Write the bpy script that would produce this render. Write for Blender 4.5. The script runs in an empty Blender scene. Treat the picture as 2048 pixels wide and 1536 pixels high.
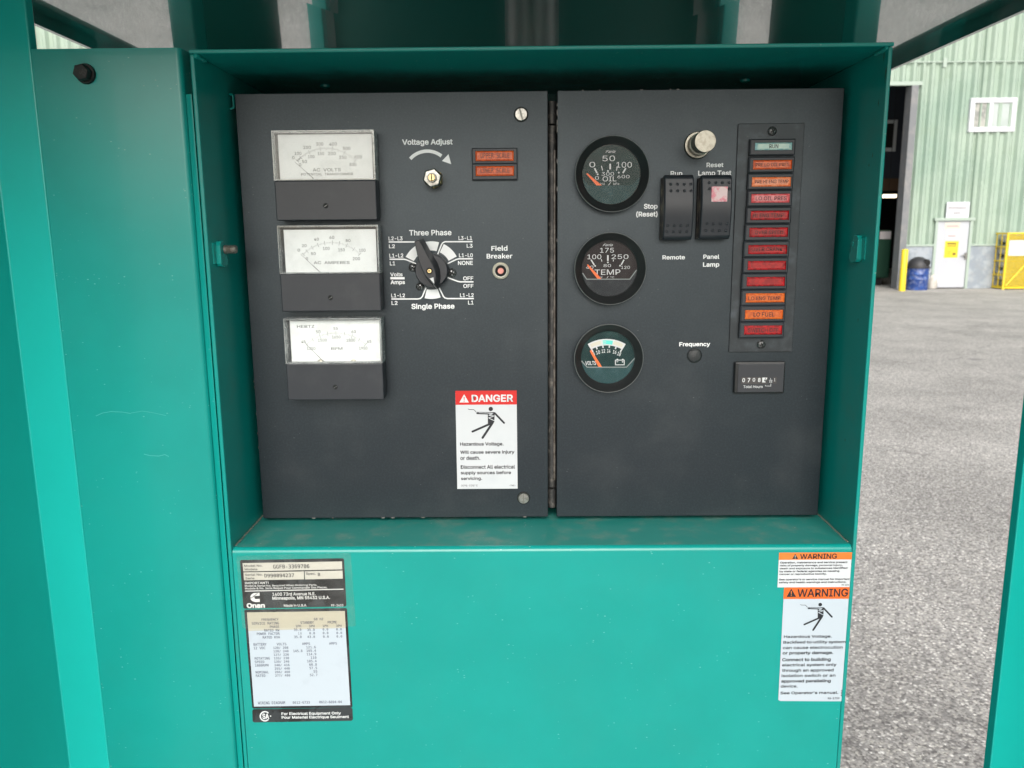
import bpy, math, os, random
from mathutils import Vector, Matrix
sc = bpy.context.scene
R = math.radians
random.seed(4)

# ------------------------------------------------------------------ camera
CAM_H, CAM_D = 1.6, 0.69193
PITCH, YAW, ROLL, FPX = .18251, -.00793, .00868, 1608.97
def rot_rows():
    c, s = math.cos(YAW), math.sin(YAW); ry = Matrix(((c, -s, 0), (s, c, 0), (0, 0, 1)))
    c, s = math.cos(PITCH), math.sin(PITCH); rp = Matrix(((1, 0, 0), (0, c, -s), (0, s, c)))
    c, s = math.cos(ROLL), math.sin(ROLL); rr = Matrix(((c, 0, -s), (0, 1, 0), (s, 0, c)))
    return rr @ rp @ ry
MR = rot_rows(); MT = MR.transposed()
CPOS = Vector((0, -CAM_D, CAM_H))
cd = bpy.data.cameras.new('camera'); cam = bpy.data.objects.new('camera', cd)
sc.collection.objects.link(cam); sc.camera = cam
right, fwd, up = MR[0], MR[1], MR[2]
m = Matrix((right, up, -fwd)).transposed().to_4x4(); m.translation = CPOS
cam.matrix_world = m
cd.sensor_width = 36; cd.lens = 36 * FPX / 2048
cd.clip_start = .01; cd.clip_end = 2000
cd.dof.use_dof = True; cd.dof.focus_distance = .675; cd.dof.aperture_fstop = 18

# ------------------------------------------------------------------ light
SUN_EL, SUN_AZ = 33, 181      # azimuth measured from +Y clockwise: behind the camera, a little to the left
w = bpy.data.worlds.new('World'); sc.world = w; w.use_nodes = True
nt = w.node_tree; nt.nodes.clear()
sky = nt.nodes.new('ShaderNodeTexSky'); sky.sky_type = 'NISHITA'; sky.sun_disc = False
sky.sun_elevation = R(SUN_EL); sky.sun_rotation = R(SUN_AZ)
sky.dust_density = 4; sky.air_density = 1.0; sky.ozone_density = 1
hs = nt.nodes.new('ShaderNodeHueSaturation'); hs.inputs['Saturation'].default_value = .5
bg = nt.nodes.new('ShaderNodeBackground'); bg.inputs['Strength'].default_value = .14
wo = nt.nodes.new('ShaderNodeOutputWorld')
nt.links.new(sky.outputs[0], hs.inputs['Color']); nt.links.new(hs.outputs[0], bg.inputs[0]); nt.links.new(bg.outputs[0], wo.inputs[0])
sd = bpy.data.lights.new('sun', 'SUN'); sd.energy = 1.5; sd.angle = R(45); sd.color = (1, .98, .955)
sun = bpy.data.objects.new('sun', sd); sc.collection.objects.link(sun)
az = R(SUN_AZ); el = R(SUN_EL)
dirv = Vector((math.sin(az) * math.cos(el), math.cos(az) * math.cos(el), math.sin(el)))
sun.rotation_euler = dirv.to_track_quat('Z', 'Y').to_euler()
sc.view_settings.view_transform = 'Standard'; sc.view_settings.look = 'None'
sc.view_settings.exposure = 0.46; sc.view_settings.gamma = 1; sc.view_settings.use_curve_mapping = False
try:
    sc.cycles.use_denoising = True; sc.cycles.max_bounces = 10; sc.cycles.transparent_max_bounces = 16
    sc.cycles.sample_clamp_indirect = 6
except Exception: pass

# ------------------------------------------------------------------ surveying helpers: picture point -> point on a given plane of the place
def ray(px, py): return MT @ Vector(((px - 1024) / FPX, 1, (768 - py) / FPX))
def U(px, py, y=0.0):
    d = ray(px, py); return CPOS + d * ((y - CPOS.y) / d.y)
def UX(px, py, x):
    d = ray(px, py); return CPOS + d * ((x - CPOS.x) / d.x)
def UZ(px, py, z):
    d = ray(px, py); return CPOS + d * ((z - CPOS.z) / d.z)
def Zm(ox, oy, s): return lambda a, b: (ox + a / s, oy + b / s)

# ------------------------------------------------------------------ materials
MATS = {}
def mat(name, col, rough=.5, metal=0., coat=0., coat_rough=.05, coat_ior=1.5, spec=.5, var=None, specks=None, dust=None, bump=None, transm=0.):
    """var=(scale, colour2, lo, hi)  specks=(scale, colour, size)  dust=(scale, colour, amount)  bump=(scale, strength, distance)"""
    mt = bpy.data.materials.new(name); mt.use_nodes = True; t = mt.node_tree; N = t.nodes; L = t.links
    b = N['Principled BSDF']
    b.inputs['Base Color'].default_value = (*col, 1); b.inputs['Roughness'].default_value = rough; b.inputs['Metallic'].default_value = metal
    b.inputs['Coat Weight'].default_value = coat; b.inputs['Coat Roughness'].default_value = coat_rough; b.inputs['Coat IOR'].default_value = coat_ior
    b.inputs['Specular IOR Level'].default_value = spec
    if name.startswith('black_textured') or name.startswith('annunciator'): b.inputs['Specular Tint'].default_value = (.80, .93, 1, 1)
    if transm: b.inputs['Transmission Weight'].default_value = transm
    geo = N.new('ShaderNodeNewGeometry'); P = geo.outputs['Position']
    cur = None
    def rgb(c):
        n = N.new('ShaderNodeRGB'); n.outputs[0].default_value = (*c, 1); return n.outputs[0]
    def noise(scale, detail=4, rough_=.6):
        n = N.new('ShaderNodeTexNoise'); n.inputs['Scale'].default_value = scale; n.inputs['Detail'].default_value = detail
        n.inputs['Roughness'].default_value = rough_; L.new(P, n.inputs['Vector']); return n.outputs['Fac']
    def ramp(src, lo, hi):
        n = N.new('ShaderNodeMapRange'); n.inputs[1].default_value = lo; n.inputs[2].default_value = hi; n.interpolation_type = 'SMOOTHSTEP'
        L.new(src, n.inputs[0]); return n.outputs[0]
    def mix(f, a, c):
        n = N.new('ShaderNodeMix'); n.data_type = 'RGBA'; L.new(f, n.inputs[0]); L.new(a, n.inputs[6]); L.new(c, n.inputs[7]); return n.outputs[2]
    base = rgb(col)
    if var: base = mix(ramp(noise(var[0]), var[2], var[3]), base, rgb(var[1]))
    if dust:
        f = ramp(noise(dust[0], 8, .65), .45, .75)
        mm = N.new('ShaderNodeMath'); mm.operation = 'MULTIPLY'; mm.inputs[1].default_value = dust[2]; L.new(f, mm.inputs[0])
        base = mix(mm.outputs[0], base, rgb(dust[1]))
    if specks:
        v = N.new('ShaderNodeTexVoronoi'); v.inputs['Scale'].default_value = specks[0]
        mp = N.new('ShaderNodeMapping'); mp.inputs['Scale'].default_value = (.55, 1, 1.2); L.new(P, mp.inputs[0]); L.new(mp.outputs[0], v.inputs['Vector'])
        d = ramp(v.outputs['Distance'], specks[2], specks[2] * .5)
        g = ramp(noise(specks[0] * .13, 2), .52, .62)
        sep = N.new('ShaderNodeSeparateColor'); L.new(v.outputs['Color'], sep.inputs[0])
        k = ramp(sep.outputs[0], .62, .8)
        m1 = N.new('ShaderNodeMath'); m1.operation = 'MULTIPLY'; L.new(d, m1.inputs[0]); L.new(k, m1.inputs[1])
        m2 = N.new('ShaderNodeMath'); m2.operation = 'MULTIPLY'; L.new(m1.outputs[0], m2.inputs[0]); L.new(g, m2.inputs[1])
        base = mix(m2.outputs[0], base, rgb(specks[1]))
    L.new(base, b.inputs['Base Color'])
    if bump:
        bn = N.new('ShaderNodeBump'); bn.inputs['Strength'].default_value = bump[1]; bn.inputs['Distance'].default_value = bump[2]
        L.new(noise(bump[0], 3), bn.inputs['Height']); L.new(bn.outputs[0], b.inputs['Normal'])
        if len(bump) > 3: L.new(bn.outputs[0], b.inputs['Coat Normal'])
    MATS[name] = mt; return mt
TEAL = (.004, .25, .222); TEAL2 = (.005, .272, .242)
M_teal = mat('teal_paint', TEAL, .24, spec=.40, coat=.12, coat_rough=.04, var=(9, TEAL2, .35, .65), specks=(380, (.16, .46, .41), .19), dust=(14, (.02, .25, .21), .2), bump=(900, .04, .0005))
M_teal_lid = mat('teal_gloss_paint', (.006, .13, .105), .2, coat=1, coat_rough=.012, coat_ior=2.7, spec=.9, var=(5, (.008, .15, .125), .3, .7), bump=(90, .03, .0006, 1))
M_teal_door = mat('teal_door_paint', (.007, .39, .345), .25, spec=.4, coat=.25, coat_rough=.03, var=(6, (.008, .41, .365), .35, .65), bump=(500, .03, .0005))
M_teal_dust = mat('teal_dusty_paint', (.016, .22, .19), .55, coat=.15, coat_rough=.3, dust=(38, (.22, .27, .23), .5), specks=(300, (.4, .45, .4), .16), bump=(700, .05, .0004))
M_teal_worn = mat('chipped_teal_paint', TEAL, .30, spec=.32, coat=.10, coat_rough=.05, specks=(300, (.22, .34, .30), .22), dust=(24, (.05, .20, .17), .45), bump=(700, .05, .0005))
M_teal_dark = mat('teal_shaded_steel', (.006, .10, .085), .45)  # darker copy of the teal; shade is put into the colour
M_black = mat('black_textured_powder_coat', (.007, .010, .0135), .30, spec=.62, var=(620, (.015, .020, .025), .4, .7), specks=(330, (.12, .12, .12), .12), dust=(11, (.040, .043, .046), .5), bump=(2600, .35, .0004))
M_plate = mat('annunciator_plate_paint', (.024, .025, .027), .4, dust=(55, (.10, .115, .13), .55), specks=(200, (.3, .25, .18), .16), bump=(900, .08, .0003))
M_plastic = mat('black_moulded_plastic', (.020, .024, .031), .42, dust=(40, (.045, .05, .055), .35), bump=(1500, .12, .0003))
M_rubber = mat('black_satin_bezel', (.013, .014, .015), .36, dust=(60, (.04, .042, .043), .3))
M_dirtyblack = mat('dusty_black_plastic', (.02, .02, .02), .6, dust=(110, (.22, .19, .14), .9))
M_void = mat('black_interior', (.006, .008, .008), .8)
M_white = mat('white_print', (.62, .64, .65), .5)
M_print = mat('white_panel_print', (.84, .86, .87), .5)
M_greyprint = mat('grey_dial_print', (.07, .08, .085), .6)
M_ink = mat('black_print', (.012, .013, .018), .5)
M_softink = mat('faded_grey_print', (.08, .09, .13), .6)
M_dial = mat('white_dial_plate', (.80, .82, .815), .45, var=(60, (.71, .73, .72), .45, .75))
M_label = mat('white_label_film', (.56, .585, .61), .35, coat=.1, var=(30, (.52, .55, .58), .5, .8))
M_labelgrey = mat('weathered_white_label_film', (.45, .51, .57), .35, coat=.1, var=(40, (.41, .46, .52), .55, .8))
M_cream = mat('cream_label_film', (.50, .50, .46), .35, coat=.1)
M_yellowed = mat('yellowed_label_film', (.45, .435, .36), .3, coat=.1)
M_labelblack = mat('black_label_film', (.012, .013, .014), .25, coat=.5, coat_rough=.08, var=(40, (.03, .036, .04), .5, .6))
M_red = mat('red_print', (.55, .012, .010), .4)
M_orange = mat('orange_print', (.66, .16, .025), .4, var=(30, (.70, .20, .04), .4, .7))
M_needle = mat('orange_needle_plastic', (.88, .16, .03), .5)
M_facegrn = mat('dark_green_dial_face', (.010, .034, .034), .6, spec=.15, dust=(90, (.03, .085, .08), .5), specks=(420, (.10, .17, .17), .1))
M_facebrn = mat('dark_brown_dial_face', (.030, .024, .024), .6, spec=.15, dust=(90, (.055, .05, .05), .5), specks=(420, (.12, .11, .11), .1))
M_maskgrn = mat('green_grey_dial_mask', (.022, .062, .066), .6, spec=.15, dust=(120, (.07, .14, .15), .5))  # a bluish reflection is worked into this lighter, bluer colour
M_maskgry = mat('grey_dial_mask', (.03, .034, .038), .6, spec=.15, dust=(120, (.09, .095, .10), .4))
M_maskedge = mat('bright_mask_edge', (.22, .25, .25), .35)
M_bandcream = mat('cream_band_print', (.62, .60, .50), .5); M_bandteal = mat('turquoise_band_print', (.10, .66, .58), .5)
M_zinc = mat('zinc_plated_steel', (.40, .40, .375), .32, metal=1, var=(400, (.28, .28, .26), .4, .6), bump=(900, .1, .0003))
M_nickel = mat('nickel_plated_brass', (.40, .385, .33), .42, metal=1, var=(300, (.30, .285, .24), .4, .65), bump=(600, .12, .0003))
M_brass = mat('brass', (.78, .60, .30), .35, metal=1, var=(500, (.6, .45, .22), .4, .6))
M_darkmetal = mat('blackened_screw_steel', (.10, .10, .10), .35, metal=.8, var=(700, (.35, .36, .37), .5, .62))
M_hinge = mat('worn_black_hinge_steel', (.035, .036, .036), .5, metal=.3, dust=(160, (.36, .33, .28), .45), bump=(500, .2, .0005))
M_hingerod = mat('bare_hinge_rod_steel', (.16, .145, .13), .45, metal=.5, var=(200, (.08, .07, .06), .4, .6))
M_bolt = mat('black_bolt_steel', (.014, .013, .013), .42, metal=.3, var=(300, (.035, .028, .024), .5, .7))
M_stud = mat('galvanised_stud_steel', (.42, .40, .37), .45, metal=.8, var=(500, (.22, .2, .17), .4, .6))
M_pink = mat('pink_button_plastic', (.85, .35, .30), .5)
def lens_mat(name, c1, c2):
    return mat(name, c1, .35, spec=.3, coat=.3, coat_rough=.08, var=(420, c2, .38, .62), bump=(500, .25, .0006))  # noise tone paints varied highlights inside the lens
M_lred = lens_mat('red_lamp_lens', (.46, .008, .014), (.20, .004, .006))
M_lpink = lens_mat('faded_pink_lamp_lens', (.74, .17, .18), (.55, .05, .06))
M_lorange = lens_mat('orange_lamp_lens', (.72, .11, .014), (.50, .06, .008))
M_lamber = lens_mat('amber_lamp_lens', (.66, .14, .015), (.50, .07, .01))
M_lpeach = lens_mat('faded_peach_lamp_lens', (.85, .30, .14), (.75, .13, .02))
M_lteal = lens_mat('pale_turquoise_lamp_lens', (.40, .58, .52), (.20, .42, .44))
M_tag = mat('faded_pink_switch_lens', (.72, .55, .56), .4, var=(170, (.72, .22, .28), .45, .6))
M_clearfilm = None
def glassy(name, tint=(1, 1, 1), ior=1.45, rough=.03, haze=0.0):
    mt = bpy.data.materials.new(name); mt.use_nodes = True; t = mt.node_tree; N = t.nodes; L = t.links; N.clear()
    o = N.new('ShaderNodeOutputMaterial'); tr = N.new('ShaderNodeBsdfTransparent'); tr.inputs[0].default_value = (*tint, 1)
    gl = N.new('ShaderNodeBsdfGlossy'); gl.inputs['Roughness'].default_value = rough; gl.inputs['Color'].default_value = (1, 1, 1, 1)
    fr = N.new('ShaderNodeFresnel'); fr.inputs[0].default_value = ior; mx = N.new('ShaderNodeMixShader')
    L.new(fr.outputs[0], mx.inputs[0]); L.new(tr.outputs[0], mx.inputs[1]); L.new(gl.outputs[0], mx.inputs[2])
    last = mx.outputs[0]
    if haze:
        df = N.new('ShaderNodeBsdfDiffuse'); df.inputs[0].default_value = (.75, .78, .78, 1); m2 = N.new('ShaderNodeMixShader')
        nz = N.new('ShaderNodeTexNoise'); nz.inputs['Scale'].default_value = 90; ge = N.new('ShaderNodeNewGeometry'); L.new(ge.outputs['Position'], nz.inputs['Vector'])
        mr = N.new('ShaderNodeMapRange'); mr.inputs[1].default_value = .35; mr.inputs[2].default_value = .7; mr.inputs[3].default_value = haze * .4; mr.inputs[4].default_value = haze * 1.6
        L.new(nz.outputs['Fac'], mr.inputs[0]); L.new(mr.outputs[0], m2.inputs[0]); L.new(last, m2.inputs[1]); L.new(df.outputs[0], m2.inputs[2]); last = m2.outputs[0]
    L.new(last, o.inputs[0]); return mt
M_glass = glassy('gauge_glass', (.98, .99, .99), 1.25, .03, .004)
M_acryl = glassy('clear_acrylic', (.99, 1, 1), 1.4, .05, .01)
M_acryledge = glassy('clear_acrylic_edge', (.72, .76, .76), 1.9, .12, .22)
M_film = glassy('clear_tape_film', (.97, .97, .95), 1.3, .12, .03)

# ------------------------------------------------------------------ mesh builder
class MB:
    def __init__(s): s.v = []; s.f = []; s.m = []
    def add(s, vs, fs, mi=0):
        o = len(s.v); s.v += [Vector(p) for p in vs]
        for f in fs: s.f.append([i + o for i in f]); s.m.append(mi)
        return s
    def box(s, x0, x1, y0, y1, z0, z1, mi=0):
        x0, x1 = sorted((x0, x1)); y0, y1 = sorted((y0, y1)); z0, z1 = sorted((z0, z1))
        return s.add([(x0, y0, z0), (x1, y0, z0), (x1, y1, z0), (x0, y1, z0), (x0, y0, z1), (x1, y0, z1), (x1, y1, z1), (x0, y1, z1)],
                     [(0, 3, 2, 1), (4, 5, 6, 7), (0, 1, 5, 4), (1, 2, 6, 5), (2, 3, 7, 6), (3, 0, 4, 7)], mi)
    def poly(s, pts, mi=0):           # pts facing -Y when listed counter-clockwise seen from the camera
        return s.add(pts, [tuple(range(len(pts)))], mi)
    def prism(s, pts, y0, y1, mi=0):  # pts: (x,z) outline; y0 = front (smaller)
        a = 0
        for i in range(len(pts)):
            x0_, z0_ = pts[i]; x1_, z1_ = pts[(i + 1) % len(pts)]; a += x0_ * z1_ - x1_ * z0_
        if a < 0: pts = pts[::-1]
        n = len(pts); vs = [(x, y0, z) for x, z in pts] + [(x, y1, z) for x, z in pts]
        fs = [tuple(range(n)), tuple(range(2 * n - 1, n - 1, -1))] + [(i, i + n, (i + 1) % n + n, (i + 1) % n) for i in range(n)]
        return s.add(vs, fs, mi)
    def flat(s, pts, y, mi=0):        # pts: (x,z) outline as a flat sheet facing the camera side
        a = 0
        for i in range(len(pts)):
            x0_, z0_ = pts[i]; x1_, z1_ = pts[(i + 1) % len(pts)]; a += x0_ * z1_ - x1_ * z0_
        if a < 0: pts = pts[::-1]
        return s.add([(x, y, z) for x, z in pts], [tuple(range(len(pts)))], mi)
    def extx(s, prof, x0, x1, mi=0, closed=True):   # prof (y,z)
        n = len(prof); vs = [(x0, y, z) for y, z in prof] + [(x1, y, z) for y, z in prof]
        fs = [(i, (i + 1) % n, (i + 1) % n + n, i + n) for i in range(n if closed else n - 1)]
        if closed: fs += [tuple(range(n - 1, -1, -1)), tuple(range(n, 2 * n))]
        return s.add(vs, fs, mi)
    def extz(s, prof, z0, z1, mi=0, closed=True):   # prof (x,y)
        n = len(prof); vs = [(x, y, z0) for x, y in prof] + [(x, y, z1) for x, y in prof]
        fs = [(i, (i + 1) % n, (i + 1) % n + n, i + n) for i in range(n if closed else n - 1)]
        if closed: fs += [tuple(range(n - 1, -1, -1)), tuple(range(n, 2 * n))]
        return s.add(vs, fs, mi)
    def lathe(s, c, prof, n=48, axis='Y', mi=0, a0=0):   # prof list (r, t) along axis from c
        vs = []; fs = []
        for r_, t in prof:
            for k in range(n):
                a = a0 + 2 * math.pi * k / n
                if axis == 'Y': vs.append((c[0] + r_ * math.cos(a), c[1] + t, c[2] + r_ * math.sin(a)))
                elif axis == 'Z': vs.append((c[0] + r_ * math.cos(a), c[1] + r_ * math.sin(a), c[2] + t))
                else: vs.append((c[0] + t, c[1] + r_ * math.cos(a), c[2] + r_ * math.sin(a)))
        for i in range(len(prof) - 1):
            for k in range(n):
                k2 = (k + 1) % n; fs.append((i * n + k, i * n + k2, (i + 1) * n + k2, (i + 1) * n + k))
        if prof[0][0] > 1e-7: fs.append(tuple(range(n - 1, -1, -1)))
        if prof[-1][0] > 1e-7: fs.append(tuple((len(prof) - 1) * n + k for k in range(n)))
        return s.add(vs, fs, mi)
    def tube(s, pts, r, n=8, mi=0):
        pts = [Vector(p) for p in pts]
        for a, b in zip(pts, pts[1:]):
            d = (b - a); q = d.to_track_quat('Z', 'Y'); l = d.length
            vs = []
            for t in (0, l):
                for k in range(n):
                    an = 2 * math.pi * k / n; vs.append(a + q @ Vector((r * math.cos(an), r * math.sin(an), t)))
            s.add(vs, [(k, (k + 1) % n, (k + 1) % n + n, k + n) for k in range(n)] + [tuple(range(n - 1, -1, -1)), tuple(range(n, 2 * n))], mi)
        return s
    def stroke(s, pts, wd, y, mi=0, caps=False):   # flat polyline in a plane of constant y
        pts = [Vector((p[0], p[1])) for p in pts]; L_ = []; R_ = []
        for i, p in enumerate(pts):
            if i == 0: t = (pts[1] - p)
            elif i == len(pts) - 1: t = p - pts[i - 1]
            else: t = (pts[i + 1] - p).normalized() + (p - pts[i - 1]).normalized()
            t = t.normalized(); nrm = Vector((-t.y, t.x)) * wd / 2
            if caps and i == 0: p = p - t * 0
            L_.append(p + nrm); R_.append(p - nrm)
        for i in range(len(pts) - 1):
            s.flat([tuple(R_[i]), tuple(R_[i + 1]), tuple(L_[i + 1]), tuple(L_[i])], y, mi)
        if caps:
            for p in (pts[0], pts[-1]): s.flat([(p.x + wd / 2 * math.cos(a * math.pi / 6), p.y + wd / 2 * math.sin(a * math.pi / 6)) for a in range(12)], y - 1e-5, mi)
        return s
    def disc(s, x, z, r_, y, mi=0, n=24): return s.flat([(x + r_ * math.cos(2 * math.pi * k / n), z + r_ * math.sin(2 * math.pi * k / n)) for k in range(n)], y, mi)

WORLD = {}
def empty(name, loc):
    o = bpy.data.objects.new(name, None); sc.collection.objects.link(o); o.location = loc; o.empty_display_size = .02
    WORLD[o.name] = Vector(loc); return o
def obj(name, mb, mats, parent=None, smooth=None, bevel=None):
    if not isinstance(mats, (list, tuple)): mats = [mats]
    lo = Vector([min(v[i] for v in mb.v) for i in range(3)]); hi = Vector([max(v[i] for v in mb.v) for i in range(3)])
    c = (lo + hi) / 2
    if parent is None: c.z = lo.z
    me = bpy.data.meshes.new(name); me.from_pydata([tuple(v - c) for v in mb.v], [], mb.f)
    for m_ in mats: me.materials.append(m_)
    me.polygons.foreach_set('material_index', mb.m); me.update()
    if smooth is not None:
        me.polygons.foreach_set('use_smooth', [True] * len(me.polygons)); me.set_sharp_from_angle(angle=R(smooth))
    o = bpy.data.objects.new(name, me); sc.collection.objects.link(o)
    if parent is not None: o.parent = parent; o.location = c - WORLD[parent.name]
    else: o.location = c
    WORLD[o.name] = c
    if bevel:
        bv = o.modifiers.new('bevel', 'BEVEL'); bv.width = bevel; bv.segments = 2; bv.limit_method = 'ANGLE'; bv.angle_limit = R(40)
    return o
def tag(o, label, cat, group=None):
    o['label'] = label; o['category'] = cat
    if group: o['group'] = group
    return o
def kind(o, k='structure'): o['kind'] = k; return o
def lab(o, t): o['label'] = t; return o

# ------------------------------------------------------------------ lettering
FONT = {}
def font(key):
    if key in FONT: return FONT[key]
    f = None
    fn = {'sans': 'Inter.woff2', 'mono': 'DejaVuSansMono.woff2', 'alt': 'Noto Sans CJK Regular.woff2'}[key]
    try: f = bpy.data.fonts.load(os.path.join(bpy.utils.system_resource('DATAFILES'), 'fonts', fn))
    except Exception: f = None
    FONT[key] = f; return f
TCACHE = {}
def glyphs(body, key, shear):
    if key == 'sans' and ('k' in body or '&' in body): key = 'alt'
    k = (body, key, shear)
    if k in TCACHE: return TCACHE[k]
    c = bpy.data.curves.new('lettering', 'FONT'); c.body = body; c.resolution_u = 3; c.shear = shear; c.fill_mode = 'BOTH'
    f = font(key)
    if f: c.font = f
    o = bpy.data.objects.new('lettering', c); me = o.to_mesh()
    vs = [v.co.copy() for v in me.vertices]; fs = [tuple(p.vertices) for p in me.polygons]
    nz = me.polygons[0].normal.z if len(me.polygons) else 1
    if nz < 0: fs = [f_[::-1] for f_ in fs]
    o.to_mesh_clear(); bpy.data.objects.remove(o); bpy.data.curves.remove(c)
    TCACHE[k] = (vs, fs); return TCACHE[k]
def text(mb, body, box, Z=None, y=0., key='sans', bold=.02, shear=0, rot=0., mi=0):
    """fit the words into the picture box (x0,y0,x1,y1) on the plane y"""
    vs, fs = glyphs(body, key, shear)
    if not vs: return
    bold = max(0, bold) * .85; ly0 = min(v.y for v in vs); em = 1.0
    if bold: em = (max(v.y for v in vs) - ly0) / .75
    dl = bold * em
    x0, y0, x1, y1 = box
    if Z: (x0, y0), (x1, y1) = Z(x0, y0), Z(x1, y1)
    a = U(x0, (y0 + y1) / 2, y); b = U(x1, (y0 + y1) / 2, y); t = U((x0 + x1) / 2, y0, y); u_ = U((x0 + x1) / 2, y1, y)
    c = (a + b) / 2; wd = (b - a).length; ht = (t - u_).length
    lx = min(v.x for v in vs); hx = max(v.x for v in vs); ly = min(v.y for v in vs); hy = max(v.y for v in vs)
    sx = wd / max(hx - lx + 2 * dl, 1e-6); sy = ht / max(hy - ly + 2 * dl, 1e-6)
    ca, sa = math.cos(R(rot)), math.sin(R(rot)); ns = 1 if dl < 1e-5 else (8 if ht > .0035 else 4)
    for k in range(ns):      # bold weight: the outline laid down again, shifted round a small circle
        a_ = 2 * math.pi * (k + .5) / ns; ox = dl * math.cos(a_) if ns > 1 else 0; oy = dl * math.sin(a_) if ns > 1 else 0; out = []
        for v in vs:
            X = (v.x + ox - (lx + hx) / 2) * sx; Y = (v.y + oy - (ly + hy) / 2) * sy
            out.append((c.x + X * ca - Y * sa, y - k * 8e-6, c.z + X * sa + Y * ca))
        mb.add(out, fs, mi)
def XZ(Z, a, b, y=0.):
    p = U(*(Z(a, b) if Z else (a, b)), y); return (p.x, p.z)
def pxs(px, py, y=0.):      # metres per photo pixel at that spot
    return (U(px + 5, py, y) - U(px - 5, py, y)).length / 10
def zlen(Z, a, b, l, y=0.):
    p = Z(a, b); q = Z(a + l, b); return pxs(p[0], p[1], y) * (q[0] - p[0])

# ================================================================== SETTING
YB = UZ(1900, 577, 0).y
def ground_material():
    mt = bpy.data.materials.new('weathered_asphalt'); mt.use_nodes = True; t = mt.node_tree; N = t.nodes; L = t.links; b = N['Principled BSDF']
    ge = N.new('ShaderNodeNewGeometry'); P = ge.outputs['Position']
    v = N.new('ShaderNodeTexVoronoi'); v.inputs['Scale'].default_value = 115; L.new(P, v.inputs['Vector'])
    sep = N.new('ShaderNodeSeparateColor'); L.new(v.outputs['Color'], sep.inputs[0])
    cr = N.new('ShaderNodeValToRGB'); L.new(sep.outputs[0], cr.inputs[0]); e = cr.color_ramp.elements
    e[0].position = 0; e[0].color = (.15, .14, .13, 1); e[1].position = 1; e[1].color = (.95, .92, .86, 1)
    for p_, c_ in ((.35, (.36, .345, .32, 1)), (.7, (.50, .475, .44, 1)), (.86, (.55, .52, .46, 1))):
        q = e.new(p_); q.color = c_
    # joints between stones darker (bitumen binder between the aggregate)
    mr = N.new('ShaderNodeMapRange'); mr.inputs[1].default_value = .25; mr.inputs[2].default_value = .65; mr.inputs[3].default_value = 0; mr.inputs[4].default_value = .35
    L.new(v.outputs['Distance'], mr.inputs[0])
    m1 = N.new('ShaderNodeMix'); m1.data_type = 'RGBA'; L.new(mr.outputs[0], m1.inputs[0]); L.new(cr.outputs[0], m1.inputs[6]); m1.inputs[7].default_value = (.16, .15, .14, 1)
    n1 = N.new('ShaderNodeTexNoise'); n1.inputs['Scale'].default_value = .9; n1.inputs['Detail'].default_value = 6; n1.inputs['Roughness'].default_value = .6; L.new(P, n1.inputs['Vector'])
    r1 = N.new('ShaderNodeMapRange'); r1.inputs[1].default_value = .35; r1.inputs[2].default_value = .65; r1.inputs[3].default_value = .95; r1.inputs[4].default_value = 1.3; L.new(n1.outputs['Fac'], r1.inputs[0])
    mu = N.new('ShaderNodeVectorMath'); mu.operation = 'SCALE'; L.new(m1.outputs[2], mu.inputs[0]); L.new(r1.outputs[0], mu.inputs['Scale'])
    n2 = N.new('ShaderNodeTexNoise'); n2.inputs['Scale'].default_value = 2.3; n2.inputs['Detail'].default_value = 3
    mp = N.new('ShaderNodeMapping'); mp.inputs['Location'].default_value = (3.1, 7.2, 0); L.new(P, mp.inputs[0]); L.new(mp.outputs[0], n2.inputs['Vector'])
    r2 = N.new('ShaderNodeMapRange'); r2.inputs[1].default_value = .66; r2.inputs[2].default_value = .76; r2.inputs[4].default_value = .45; L.new(n2.outputs['Fac'], r2.inputs[0])
    m3 = N.new('ShaderNodeMix'); m3.data_type = 'RGBA'; L.new(r2.outputs[0], m3.inputs[0]); L.new(mu.outputs[0], m3.inputs[6]); m3.inputs[7].default_value = (.12, .12, .125, 1)
    wn = N.new('ShaderNodeTexNoise'); wn.inputs['Scale'].default_value = 1.6; wn.inputs['Detail'].default_value = 5; L.new(P, wn.inputs['Vector'])
    wv = N.new('ShaderNodeVectorMath'); wv.operation = 'MULTIPLY_ADD'; L.new(wn.outputs['Color'], wv.inputs[0]); wv.inputs[1].default_value = (.9, .9, .9); L.new(P, wv.inputs[2])
    cv = N.new('ShaderNodeTexVoronoi'); cv.feature = 'DISTANCE_TO_EDGE'; cv.inputs['Scale'].default_value = .28; L.new(wv.outputs[0], cv.inputs['Vector'])
    cm = N.new('ShaderNodeMapRange'); cm.inputs[1].default_value = .002; cm.inputs[2].default_value = .0045; cm.inputs[3].default_value = .35; cm.inputs[4].default_value = 0; L.new(cv.outputs['Distance'], cm.inputs[0])
    m4 = N.new('ShaderNodeMix'); m4.data_type = 'RGBA'; L.new(cm.outputs[0], m4.inputs[0]); L.new(m3.outputs[2], m4.inputs[6]); m4.inputs[7].default_value = (.12, .115, .11, 1)
    m3 = m4
    L.new(m3.outputs[2], b.inputs['Base Color']); b.inputs['Roughness'].default_value = .85
    bn = N.new('ShaderNodeBump'); bn.invert = True; bn.inputs['Strength'].default_value = .55; bn.inputs['Distance'].default_value = .004
    L.new(v.outputs['Distance'], bn.inputs['Height']); L.new(bn.outputs[0], b.inputs['Normal'])
    return mt
g = MB(); g.add([(-300, -300, 0), (300, -300, 0), (300, 300, 0), (-300, 300, 0)], [(0, 1, 2, 3)])
kind(obj('ground', g, ground_material()))

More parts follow.
